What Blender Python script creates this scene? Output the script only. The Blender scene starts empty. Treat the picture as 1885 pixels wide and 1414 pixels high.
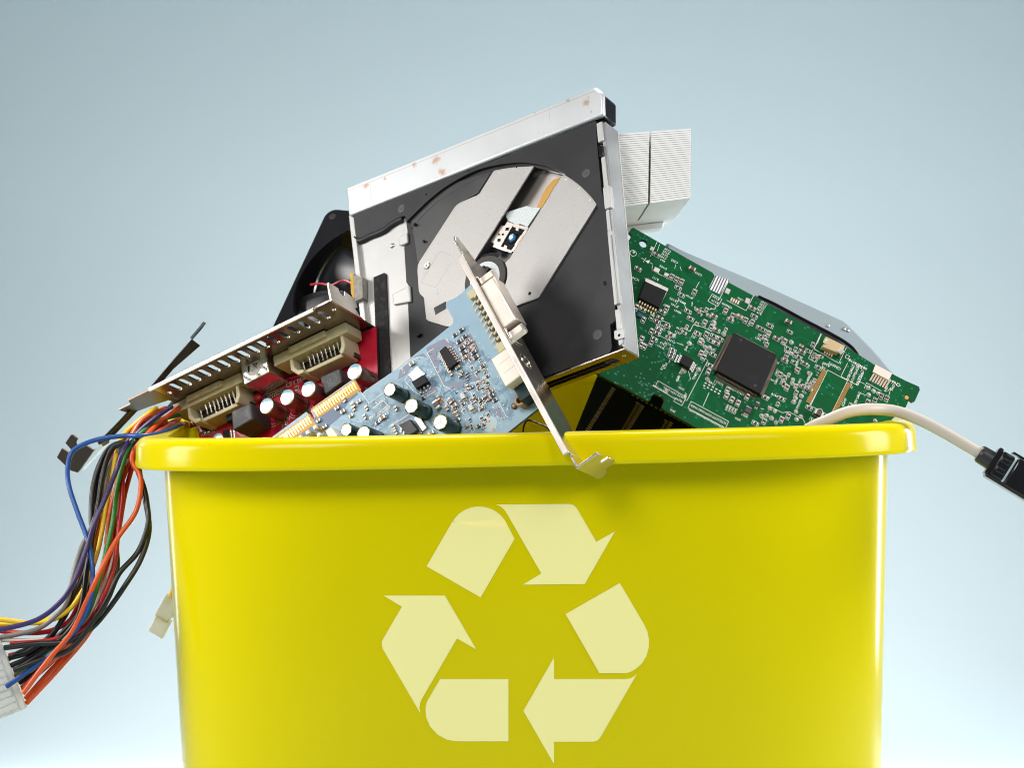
import bpy, bmesh, math, random
from mathutils import Vector, Matrix
from mathutils.geometry import tessellate_polygon
random.seed(7)
SC = bpy.context.scene
COL = SC.collection
R = math.radians

# ------------------------------------------------------------------ camera
U = 0.0002            # one photo pixel at the bin's front is 0.2 mm
FPX = 3200.0
CZ = 0.30
CAM = Vector((0, -FPX * U, CZ))
cd = bpy.data.cameras.new("camera")
cam = bpy.data.objects.new("camera", cd); COL.objects.link(cam)
cam.location = CAM; cam.rotation_euler = (R(90), 0, 0)
cd.sensor_width = 36; cd.lens = 36 * FPX / 1885
cd.clip_start = 0.02; cd.clip_end = 20
cd.dof.use_dof = True; cd.dof.focus_distance = 0.68; cd.dof.aperture_fstop = 22
SC.camera = cam

# ------------------------------------------------------------------ world, lamps, exposure
W = bpy.data.worlds.new("World"); SC.world = W; W.use_nodes = True
bg = W.node_tree.nodes["Background"]
bg.inputs[0].default_value = (0.80, 0.88, 0.95, 1); bg.inputs[1].default_value = 0.10


def area(name, loc, target, sx, sy, power, color=(1, 1, 1), spread=180):
    l = bpy.data.lights.new(name, 'AREA'); l.shape = 'RECTANGLE'; l.size = sx; l.size_y = sy
    l.energy = power; l.color = color; l.spread = R(spread)
    o = bpy.data.objects.new(name, l); COL.objects.link(o)
    o.location = loc
    o.rotation_euler = (Vector(target) - Vector(loc)).to_track_quat('-Z', 'Y').to_euler()
    return o


area("key_softbox", (-0.46, -0.72, 0.98), (0, 0.05, 0.28), 0.38, 0.38, 5.5, (1, 0.96, 0.91))
area("fill_softbox", (0.50, -0.78, 0.95), (0.05, 0.08, 0.28), 0.38, 0.38, 2.3, (1, 0.98, 0.96))
area("right_softbox", (0.95, -0.02, 0.56), (0.1, 0.06, 0.24), 0.32, 0.42, 6.4, (1, 0.98, 0.95))
area("right_rear_strip", (0.74, 0.60, 0.27), (0.14, 0.10, 0.24), 0.05, 0.42, 2.0, (1, 0.99, 0.97))
area("left_softbox", (-0.95, -0.06, 0.54), (0, 0.05, 0.20), 0.32, 0.42, 2.3, (1, 0.98, 0.96), 115)
area("left_rear_strip", (-0.62, 0.72, 0.27), (-0.14, 0.10, 0.24), 0.05, 0.42, 0.3, (1, 0.99, 0.97))
area("overhead_softbox", (0.0, 0.42, 1.05), (0, 0.20, 0.2), 0.5, 0.25, 4.5, (1, 0.99, 0.97), 140)
area("backdrop_glow_lamp", (0.05, 0.48, 0.06), (0.10, 1.0, 0.05), 0.9, 0.08, 5.4, (1, 0.76, 0.66), 175)

SC.view_settings.view_transform = 'Standard'
SC.view_settings.look = 'None'
SC.view_settings.exposure = 0.31
SC.view_settings.gamma = 1.0
SC.view_settings.use_curve_mapping = False
SC.render.engine = 'CYCLES'
SC.cycles.use_denoising = True
SC.cycles.filter_width = 1.0
SC.cycles.max_bounces = 8
SC.cycles.sample_clamp_indirect = 6


# ------------------------------------------------------------------ materials
def lin(r, g, b):
    f = lambda c: (c / 255 / 12.92) if c / 255 <= 0.04045 else ((c / 255 + 0.055) / 1.055) ** 2.4
    return (f(r), f(g), f(b))


MATS = {}


def mat(name, col, rough=0.5, metal=0.0, vary=0.08, scale=60, bump=0.0, bscale=900, spec=0.5, coat=0.0, trans=0.0, sss=0.0):
    """principled material; slow noise breaks up colour and gloss, optional fine bump"""
    if name in MATS: return MATS[name]
    m = bpy.data.materials.new(name); m.use_nodes = True
    nt = m.node_tree; b = nt.nodes["Principled BSDF"]
    b.inputs["Metallic"].default_value = metal
    b.inputs["Roughness"].default_value = rough
    b.inputs["Specular IOR Level"].default_value = spec
    b.inputs["Coat Weight"].default_value = coat
    b.inputs["Transmission Weight"].default_value = trans
    if sss:
        b.inputs["Subsurface Weight"].default_value = sss
        b.inputs["Subsurface Radius"].default_value = (0.004, 0.003, 0.001)
        b.inputs["Subsurface Scale"].default_value = 1.0
    tc = nt.nodes.new("ShaderNodeTexCoord")
    nz = nt.nodes.new("ShaderNodeTexNoise"); nz.inputs["Scale"].default_value = scale; nz.inputs["Detail"].default_value = 5
    nt.links.new(tc.outputs["Object"], nz.inputs["Vector"])
    mr = nt.nodes.new("ShaderNodeMapRange")
    mr.inputs[1].default_value = 0.3; mr.inputs[2].default_value = 0.7
    mr.inputs[3].default_value = 1 - vary; mr.inputs[4].default_value = 1 + vary
    nt.links.new(nz.outputs[0], mr.inputs[0])
    mx = nt.nodes.new("ShaderNodeVectorMath"); mx.operation = 'SCALE'
    mx.inputs[0].default_value = col
    nt.links.new(mr.outputs[0], mx.inputs["Scale"])
    nt.links.new(mx.outputs[0], b.inputs["Base Color"])
    m2 = nt.nodes.new("ShaderNodeMath"); m2.operation = 'MULTIPLY'; m2.inputs[1].default_value = rough
    m2.use_clamp = True
    nt.links.new(mr.outputs[0], m2.inputs[0]); nt.links.new(m2.outputs[0], b.inputs["Roughness"])
    if bump:
        n2 = nt.nodes.new("ShaderNodeTexNoise"); n2.inputs["Scale"].default_value = bscale; n2.inputs["Detail"].default_value = 3
        nt.links.new(tc.outputs["Object"], n2.inputs["Vector"])
        bp = nt.nodes.new("ShaderNodeBump"); bp.inputs["Strength"].default_value = bump; bp.inputs["Distance"].default_value = 0.0003
        nt.links.new(n2.outputs[0], bp.inputs["Height"]); nt.links.new(bp.outputs[0], b.inputs["Normal"])
    MATS[name] = m
    return m


def overlay(m, col, kind='noise', scale=50, lo=0.6, hi=0.65, amount=1.0, stretch=(1, 1, 1)):
    """mix a second pigment into a material where a procedural mask is high (rust, tracks, speckles, painted reflections)"""
    nt = m.node_tree; b = nt.nodes["Principled BSDF"]
    src = b.inputs["Base Color"].links[0].from_socket
    tc = nt.nodes.new("ShaderNodeTexCoord"); mp = nt.nodes.new("ShaderNodeMapping")
    mp.inputs["Scale"].default_value = stretch
    nt.links.new(tc.outputs["Object"], mp.inputs[0])
    if kind == 'noise':
        t = nt.nodes.new("ShaderNodeTexNoise"); t.inputs["Scale"].default_value = scale; t.inputs["Detail"].default_value = 6
        out = t.outputs[0]
    elif kind == 'wave':
        t = nt.nodes.new("ShaderNodeTexWave"); t.inputs["Scale"].default_value = scale
        t.inputs["Distortion"].default_value = 3.0; t.inputs["Detail Scale"].default_value = 0.6
        out = t.outputs[1]
    else:
        t = nt.nodes.new("ShaderNodeTexVoronoi"); t.inputs["Scale"].default_value = scale
        out = t.outputs["Distance"]
    nt.links.new(mp.outputs[0], t.inputs["Vector"])
    mr = nt.nodes.new("ShaderNodeMapRange"); mr.inputs[1].default_value = lo; mr.inputs[2].default_value = hi
    mr.inputs[4].default_value = amount
    nt.links.new(out, mr.inputs[0])
    mx = nt.nodes.new("ShaderNodeMix"); mx.data_type = 'RGBA'
    nt.links.new(mr.outputs[0], mx.inputs[0]); nt.links.new(src, mx.inputs[6]); mx.inputs[7].default_value = (*col, 1)
    nt.links.new(mx.outputs[2], b.inputs["Base Color"])
    return m


def spots(m, pts, col):
    """rust patches: noise-eaten blotches at given places (object coordinates)"""
    nt = m.node_tree; b = nt.nodes["Principled BSDF"]; src = b.inputs["Base Color"].links[0].from_socket
    tc = nt.nodes.new("ShaderNodeTexCoord"); acc = None
    for x, y, z, r in pts:
        d = nt.nodes.new("ShaderNodeVectorMath"); d.operation = 'DISTANCE'; d.inputs[1].default_value = (x, y, z)
        nt.links.new(tc.outputs["Object"], d.inputs[0])
        mr = nt.nodes.new("ShaderNodeMapRange"); mr.inputs[1].default_value = 0; mr.inputs[2].default_value = r; mr.inputs[3].default_value = 1; mr.inputs[4].default_value = 0
        nt.links.new(d.outputs["Value"], mr.inputs[0])
        if acc is None: acc = mr.outputs[0]
        else:
            mxm = nt.nodes.new("ShaderNodeMath"); mxm.operation = 'MAXIMUM'; nt.links.new(acc, mxm.inputs[0]); nt.links.new(mr.outputs[0], mxm.inputs[1]); acc = mxm.outputs[0]
    nz = nt.nodes.new("ShaderNodeTexNoise"); nz.inputs["Scale"].default_value = 520; nz.inputs["Detail"].default_value = 8
    nt.links.new(tc.outputs["Object"], nz.inputs["Vector"])
    ad = nt.nodes.new("ShaderNodeMath"); ad.operation = 'MULTIPLY_ADD'; ad.inputs[1].default_value = 0.55
    nt.links.new(acc, ad.inputs[0]); nt.links.new(nz.outputs[0], ad.inputs[2])
    mr = nt.nodes.new("ShaderNodeMapRange"); mr.inputs[1].default_value = 0.68; mr.inputs[2].default_value = 0.98; mr.inputs[4].default_value = 0.65
    nt.links.new(ad.outputs[0], mr.inputs[0])
    mx = nt.nodes.new("ShaderNodeMix"); mx.data_type = 'RGBA'; mx.inputs[7].default_value = (*col, 1)
    nt.links.new(mr.outputs[0], mx.inputs[0]); nt.links.new(src, mx.inputs[6]); nt.links.new(mx.outputs[2], b.inputs["Base Color"])


YEL = mat("bin_plastic", (0.69, 0.57, 0.0), 0.17, vary=0.02, scale=12, bump=0.02, bscale=400, spec=0.14)
def ripple(m, scale=9, dist=0.0012, strength=0.35):
    nt = m.node_tree; b = nt.nodes["Principled BSDF"]; prev = b.inputs["Normal"].links[0].from_socket if b.inputs["Normal"].links else None
    tc = nt.nodes.new("ShaderNodeTexCoord"); nz = nt.nodes.new("ShaderNodeTexNoise"); nz.inputs["Scale"].default_value = scale; nz.inputs["Detail"].default_value = 1
    nt.links.new(tc.outputs["Object"], nz.inputs["Vector"])
    bp = nt.nodes.new("ShaderNodeBump"); bp.inputs["Strength"].default_value = strength; bp.inputs["Distance"].default_value = dist
    nt.links.new(nz.outputs[0], bp.inputs["Height"])
    if prev: nt.links.new(prev, bp.inputs["Normal"])
    nt.links.new(bp.outputs[0], b.inputs["Normal"])


ripple(YEL)
SYM = mat("symbol_print", (0.98, 0.885, 0.36), 0.22, vary=0.015, scale=12, spec=0.14)
NICK = mat("nickel", (0.72, 0.67, 0.60), 0.24, 1, 0.10, 90, 0.03)
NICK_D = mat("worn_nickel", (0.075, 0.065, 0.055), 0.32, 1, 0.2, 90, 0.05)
ALU = overlay(mat("stamped_aluminium", (0.49, 0.485, 0.475), 0.45, 0.3, 0.06, 70, 0.06), (0.42, 0.40, 0.38), 'noise', 220, 0.66, 0.8, 0.35)
STEEL = overlay(mat("zinc_steel", (0.36, 0.37, 0.38), 0.42, 0.6, 0.08, 70, 0.08), (0.30, 0.30, 0.30), 'noise', 300, 0.6, 0.8, 0.5)
FINM = mat("fin_aluminium", (0.93, 0.915, 0.90), 0.45, 0.08, 0.03, 60)
DARKB = overlay(mat("black_plastic", (0.014, 0.014, 0.016), 0.48, 0, 0.2, 40, 0.06, 1500, spec=0.35), (0.035, 0.034, 0.032), 'noise', 60, 0.5, 0.85, 0.6)
GLOSSB = mat("gloss_black_plastic", (0.010, 0.010, 0.012), 0.18, 0, 0.2, 40, 0.03)
RUBB = mat("black_foam", (0.012, 0.012, 0.012), 0.9, 0, 0.3, 400, 0.4, 2500)
CHIPM = overlay(mat("chip_resin", (0.010, 0.010, 0.012), 0.55, 0, 0.2, 80, 0.1, 3000, spec=0.25), (0.02, 0.02, 0.02), 'noise', 120, 0.5, 0.8, 0.6)
CHIPG = mat("ferrite", (0.05, 0.052, 0.057), 0.55, 0, 0.25, 300, 0.4, 2500)
BLUEP = mat("blue_solder_mask", lin(146, 176, 196), 0.36, 0, 0.05, 80, 0.04)
BLUEG = mat("bare_laminate", lin(128, 132, 152), 0.42, 0, 0.06, 80)
REDP = mat("red_solder_mask", lin(180, 6, 44), 0.34, 0, 0.08, 80, 0.04)
REDL = mat("red_copper_area", lin(188, 40, 66), 0.4, 0, 0.06, 80)
GRNP = mat("green_solder_mask", lin(2, 86, 46), 0.45, 0, 0.1, 60, 0.04, spec=0.12)
GRNT = mat("green_trace", lin(6, 108, 62), 0.45, 0, 0.1, 60, spec=0.12)
BLUT = mat("blue_trace", lin(124, 156, 180), 0.36, 0, 0.05, 60)
REDT = mat("red_trace", lin(176, 24, 52), 0.36, 0, 0.05, 60)
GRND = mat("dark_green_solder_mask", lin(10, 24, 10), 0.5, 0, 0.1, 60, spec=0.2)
EDGEP = mat("laminate_edge", lin(110, 120, 80), 0.6)
SILK = mat("silkscreen_ink", (0.85, 0.87, 0.85), 0.6, 0, 0.05, 60)
SILKR = mat("silkscreen_ink_pink", (0.80, 0.62, 0.60), 0.6, 0, 0.05, 60)
VIA = mat("via_mask", lin(40, 140, 120), 0.35)
VIAD = mat("via_dark", lin(34, 52, 80), 0.5)
GOLD = mat("gold_plate", (0.86, 0.58, 0.20), 0.28, 1, 0.08, 200)
GOLDB = mat("gold_edge_laminate", lin(176, 128, 44), 0.45, 0.2, 0.1, 200)
ORNG = mat("bare_copper_pad", lin(222, 158, 80), 0.45, 0.15, 0.1, 200)
TIN = mat("solder_tin", (0.62, 0.59, 0.56), 0.32, 1, 0.15, 300)
BEIGE = mat("beige_nylon", lin(196, 186, 152), 0.5, 0, 0.05, 60, 0.05, sss=0.0)
CREAM = mat("cream_plastic", lin(236, 224, 212), 0.42, 0, 0.03, 60, 0.04)
CAPG = mat("dark_green_sleeve", lin(18, 52, 44), 0.25, 0, 0.1, 60)
CAPY = mat("sleeve_print", lin(168, 160, 60), 0.35, 0, 0.1, 60)
CAPT = mat("can_aluminium", (0.86, 0.84, 0.82), 0.34, 0.8, 0.06, 200)
CAPR = mat("polymer_can", (0.20, 0.11, 0.095), 0.28, 0.6, 0.06, 200)
CAPB = mat("can_blue_print", lin(80, 170, 205), 0.4)
TAN = mat("ceramic_tan", lin(150, 122, 96), 0.45, 0, 0.2, 300)
BROWN = mat("ceramic_brown", lin(92, 72, 62), 0.4, 0, 0.2, 300)
BLACKR = mat("resistor_black", (0.02, 0.02, 0.022), 0.4)
AMBER = mat("ribbon_amber", lin(196, 150, 70), 0.4, 0, 0.1, 40)
LENSB = mat("lens_blue", lin(60, 140, 200), 0.05, 0, 0.3, 400, coat=1.0)
LENSW = mat("lens_ring", (0.75, 0.85, 0.95), 0.1)
TAPE = mat("pale_tape", lin(205, 214, 214), 0.45, 0, 0.03)
FOAMG = mat("grey_foam", lin(150, 146, 138), 0.9, 0, 0.25, 500, 0.4, 2000)
FOAMY = mat("amber_foam", lin(206, 160, 60), 0.8, 0, 0.2, 300)
CABLE = mat("beige_cable", lin(200, 190, 178), 0.45, 0, 0.06, 40)
NYLON = mat("translucent_nylon", (0.86, 0.84, 0.80), 0.35, 0, 0.04, 60, trans=0.35, sss=0.0)
BEZ = mat("bezel_metal", (0.62, 0.63, 0.645), 0.40, 0.55, 0.04, 50, 0.05)
CAS = mat("casing_paint", lin(150, 164, 170), 0.45, 0.35, 0.05, 40, 0.05)
BACK = mat("backdrop_paper", (0.44, 0.59, 0.66), 0.9, 0, 0.01, 3)
TEXT_RING = mat("knurled_rubber", (0.06, 0.055, 0.05), 0.7, 0, 0.5, 900, 0.5, 1500)
PERF = overlay(mat("perforated_sheet", (0.44, 0.425, 0.41), 0.45, 0.3, 0.03, 60), (0.36, 0.35, 0.34), 'voronoi', 1300, 0.36, 0.22, 0.6)


# ------------------------------------------------------------------ frames
def P(px, py, d=0.0):
    k = (FPX + d) / FPX * U
    return Vector(((px - 942.5) * k, d * U, CZ - (py - 707) * k))


class Frame:
    """a plane in the place; x along (dx,dy), z out of the plane towards the viewer's side"""

    def __init__(s, px, py, d, gx, gy, dx, dy):
        s.px, s.py, s.d, s.gx, s.gy = px, py, d, gx, gy
        o = P(px, py, d); a = P(px + 50, py, d + 50 * gx); b = P(px, py + 50, d + 50 * gy)
        n = (b - o).cross(a - o).normalized()
        u = (P(px + 50 * dx, py + 50 * dy, d + 50 * (gx * dx + gy * dy)) - o).normalized()
        y = n.cross(u)
        s.o, s.n = o, n
        s.M = Matrix(((u.x, y.x, n.x, o.x), (u.y, y.y, n.y, o.y), (u.z, y.z, n.z, o.z), (0, 0, 0, 1)))
        s.I = s.M.inverted()

    def l(s, px, py, h=0.0):
        r = (P(px, py, 0) - CAM)
        t = ((s.o + s.n * (h * U) - CAM).dot(s.n)) / r.dot(s.n)
        q = s.I @ (CAM + r * t)
        return (q.x, q.y)

    def p(s, pts, h=0.0):
        return [s.l(x, y, h) for x, y in pts]


def crop(pts, ox, oy, sc=4.997):
    return [(ox + x / sc, oy + y / sc) for x, y in pts]


# ------------------------------------------------------------------ mesh builder
class MB:
    def __init__(s):
        s.v = []; s.f = []; s.m = []

    def face(s, pts, mi=0):
        i = len(s.v); s.v += [tuple(p) for p in pts]; s.f.append(tuple(range(i, i + len(pts)))); s.m.append(mi)

    def prism(s, poly, z0, z1, mi=0, holes=(), mp=None, top=None, cham=0.0):
        """extrude a 2D outline (with holes) from z0 to z1; mp maps (a,b,c) to a point"""
        mp = mp or (lambda a, b, c: (a, b, c))
        top = mi if top is None else top
        loops = [list(poly)] + [list(h) for h in holes]
        flat = [p for lp in loops for p in lp]
        tris = tessellate_polygon([[Vector((a, b, 0)) for a, b in lp] for lp in loops])
        base = len(s.v)
        n = len(flat)
        if cham and not holes:
            c = len(poly); cx = sum(p[0] for p in poly) / c; cy = sum(p[1] for p in poly) / c
            ext = max(max(abs(p[0] - cx), abs(p[1] - cy)) for p in poly)
            q = 1 - cham / ext
            tp = [(cx + (a - cx) * q, cy + (b - cy) * q) for a, b in flat]
            dz = cham if z1 > z0 else -cham
            s.v += [mp(a, b, z0) for a, b in flat] + [mp(a, b, z1 - dz) for a, b in flat] + [mp(a, b, z1) for a, b in tp]
            lev = 2
        else:
            s.v += [mp(a, b, z0) for a, b in flat] + [mp(a, b, z1) for a, b in flat]
            lev = 1
        for t in tris:
            s.f.append((base + t[0], base + t[1], base + t[2])); s.m.append(mi)
            s.f.append((base + lev * n + t[2], base + lev * n + t[1], base + lev * n + t[0])); s.m.append(top)
        k = 0
        for lp in loops:
            c = len(lp)
            for L in range(lev):
                for i in range(c):
                    a, b = base + L * n + k + i, base + L * n + k + (i + 1) % c
                    s.f.append((a, b, b + n, a + n)); s.m.append(mi)
            k += c

    def box(s, cx, cy, w, l, z0, z1, mi=0, ang=0.0, cham=0.0, top=None, mp=None):
        c, sn = math.cos(ang), math.sin(ang)
        pts = [(cx + x * c - y * sn, cy + x * sn + y * c) for x, y in ((-w / 2, -l / 2), (w / 2, -l / 2), (w / 2, l / 2), (-w / 2, l / 2))]
        s.prism(pts, z0, z1, mi, cham=cham, top=top, mp=mp)

    def lathe(s, cx, cy, prof, n=24, mi=0, mis=None, mp=None, cap=True):
        """rings of (radius, z) about an axis parallel to z"""
        mp = mp or (lambda a, b, c: (a, b, c))
        base = len(s.v)
        for r, z in prof:
            for i in range(n):
                a = 2 * math.pi * i / n
                s.v.append(mp(cx + r * math.cos(a), cy + r * math.sin(a), z))
        for j in range(len(prof) - 1):
            for i in range(n):
                a, b = base + j * n + i, base + j * n + (i + 1) % n
                s.f.append((a, b, b + n, a + n)); s.m.append(mis[j] if mis else mi)
        if cap:
            s.f.append(tuple(range(base, base + n))[::-1]); s.m.append(mis[0] if mis else mi)
            j = len(prof) - 1
            s.f.append(tuple(range(base + j * n, base + j * n + n))); s.m.append(mis[-1] if mis else mi)

    def disc(s, cx, cy, r, z, mi=0, n=14):
        s.face([(cx + r * math.cos(2 * math.pi * i / n), cy + r * math.sin(2 * math.pi * i / n), z) for i in range(n)], mi)

    def ring(s, cx, cy, r0, r1, z, mi=0, n=16, a0=0.0, a1=2 * math.pi):
        for i in range(n):
            a, b = a0 + (a1 - a0) * i / n, a0 + (a1 - a0) * (i + 1) / n
            s.face([(cx + r * math.cos(t), cy + r * math.sin(t), z) for r, t in ((r0, a), (r1, a), (r1, b), (r0, b))], mi)

    def line(s, a, b, w, z, mi=0):
        a, b = Vector(a), Vector(b); d = (b - a)
        if d.length == 0: return
        d.normalize(); q = Vector((-d.y, d.x)) * (w / 2); e = d * (w / 2)
        s.face([(*(a - e + q), z), (*(a - e - q), z), (*(b + e - q), z), (*(b + e + q), z)], mi)

    def poly_line(s, pts, w, z, mi=0, closed=False):
        for i in range(len(pts) - (0 if closed else 1)):
            s.line(pts[i], pts[(i + 1) % len(pts)], w, z, mi)

    def tube(s, pts, r, n=12, sub=6, mi=0, rf=None, cap=True):
        pts = [Vector(p) for p in pts]
        q = [pts[0] * 2 - pts[1]] + pts + [pts[-1] * 2 - pts[-2]]
        path = []
        for i in range(1, len(q) - 2):
            for k in range(sub):
                t = k / sub; p0, p1, p2, p3 = q[i - 1], q[i], q[i + 1], q[i + 2]
                path.append(0.5 * (2 * p1 + (p2 - p0) * t + (2 * p0 - 5 * p1 + 4 * p2 - p3) * t * t + (3 * p1 - p0 - 3 * p2 + p3) * t ** 3))
        path.append(pts[-1])
        base = len(s.v); up = Vector((0.3, 1, 0.1)).normalized()
        for i, p in enumerate(path):
            d = (path[min(i + 1, len(path) - 1)] - path[max(i - 1, 0)]).normalized()
            a = (up - d * up.dot(d)).normalized(); up = a; b = d.cross(a)
            rr = r * (rf(i / (len(path) - 1)) if rf else 1)
            for k in range(n):
                t = 2 * math.pi * k / n
                s.v.append(tuple(p + a * (rr * math.cos(t)) + b * (rr * math.sin(t))))
        for i in range(len(path) - 1):
            for k in range(n):
                a, b = base + i * n + k, base + i * n + (k + 1) % n
                s.f.append((a, b, b + n, a + n)); s.m.append(mi)
        if cap:
            s.f.append(tuple(range(base, base + n))); s.m.append(mi)
            e = base + (len(path) - 1) * n
            s.f.append(tuple(range(e, e + n))); s.m.append(mi)

    def text(s, txt, x, y, size, ang, z, mi=0):
        vs, fs = glyphs(txt)
        c, sn = math.cos(ang), math.sin(ang); base = len(s.v)
        for a, b in vs:
            a *= size; b *= size
            s.v.append((x + a * c - b * sn, y + a * sn + b * c, z))
        for f in fs:
            s.f.append(tuple(base + i for i in f)); s.m.append(mi)

    def build(s, name, mats, parent=None, label=None, bevel=0.0, smooth=True, kind=None, seg=2, recalc=True):
        me = bpy.data.meshes.new(name)
        me.from_pydata(s.v, [], s.f)
        if not isinstance(mats, (list, tuple)): mats = [mats]
        for m in mats: me.materials.append(m)
        me.polygons.foreach_set("material_index", s.m)
        if recalc:
            bm = bmesh.new(); bm.from_mesh(me)
            bmesh.ops.recalc_face_normals(bm, faces=bm.faces[:])
            bm.to_mesh(me); bm.free()
        me.update()
        if smooth:
            me.shade_smooth(); me.set_sharp_from_angle(angle=R(38))
        o = bpy.data.objects.new(name, me); COL.objects.link(o)
        if parent: o.parent = parent
        if label: o["label"] = label
        if kind: o["kind"] = kind
        if bevel:
            bv = o.modifiers.new("bevel", 'BEVEL'); bv.width = bevel; bv.segments = seg
            bv.limit_method = 'ANGLE'; bv.angle_limit = R(40)
        return o


GL = {}


def glyphs(t):
    if t not in GL:
        c = bpy.data.curves.new("t", 'FONT'); c.body = t; c.size = 1.0; c.resolution_u = 1; c.offset = 0.012
        o = bpy.data.objects.new("t", c); COL.objects.link(o)
        dg = bpy.context.evaluated_depsgraph_get(); dg.update()
        me = bpy.data.meshes.new_from_object(o.evaluated_get(dg))
        GL[t] = ([(v.co.x, v.co.y) for v in me.vertices], [tuple(p.vertices) for p in me.polygons])
        bpy.data.objects.remove(o); bpy.data.curves.remove(c); bpy.data.meshes.remove(me)
    return GL[t]


def thing(name, label, cat, M=None, loc=None):
    o = bpy.data.objects.new(name, None); COL.objects.link(o)
    o.empty_display_size = 0.02
    if M is not None: o.matrix_world = M
    if loc is not None: o.location = loc
    o["label"] = label; o["category"] = cat
    return o


def copy_part(src, parent, x, y, z=0.0, ang=0.0, label=None):
    c = src.copy(); COL.objects.link(c); c.parent = parent
    c.location = (x, y, z); c.rotation_euler = (0, 0, ang)
    return c


# ------------------------------------------------------------------ backdrop and table
def backdrop():
    m = MB(); prof = [(-3.0, 0.0), (0.75, 0.0)]
    for i in range(1, 13):
        a = math.pi / 2 * i / 12
        prof.append((0.75 + 0.5 * math.sin(a), 0.5 - 0.5 * math.cos(a)))
    prof.append((1.25, 3.0))
    for i in range(len(prof) - 1):
        (y0, z0), (y1, z1) = prof[i], prof[i + 1]
        m.face([(-3, y0, z0), (3, y0, z0), (3, y1, z1), (-3, y1, z1)])
    # weld for smooth shading
    o = m.build("backdrop", BACK, recalc=False)
    bm = bmesh.new(); bm.from_mesh(o.data); bmesh.ops.remove_doubles(bm, verts=bm.verts, dist=1e-6)
    bmesh.ops.recalc_face_normals(bm, faces=bm.faces[:]); bm.to_mesh(o.data); bm.free()
    o.data.shade_smooth()
    o["kind"] = "structure"


backdrop()

# ------------------------------------------------------------------ the yellow bin
BA, BB, BN, BXC, BYAW, BROLL, BZR, BOH, BTAP = 746.7, 467.0, 3.34, 24.9, 0.0528, 0.0207, -89.8, 54.2, 0.0289


def lift(y):            # the back of the mouth stands a little higher than the front
    return 120 * min(1.15, max(0.0, (y / BB + 1) / 2)) ** 4

BYC = BB + BOH
BINM = (Matrix.Translation((BXC * U, BYC * U, CZ + BZR * U)) @ Matrix.Rotation(BYAW, 4, 'Z') @ Matrix.Rotation(-BROLL, 4, 'Y'))
BH = (CZ / U + BZR)      # rim height above the table, in units


def bin_scale(z):        # z in units below the rim (negative)
    return 1 - BTAP * max(0.0, (-z - 70) / 550.0)


def oval(a, b, n, t):
    c, s = math.cos(t), math.sin(t)
    return a * math.copysign(abs(c) ** (2 / n), c), b * math.copysign(abs(s) ** (2 / n), s)


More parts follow.
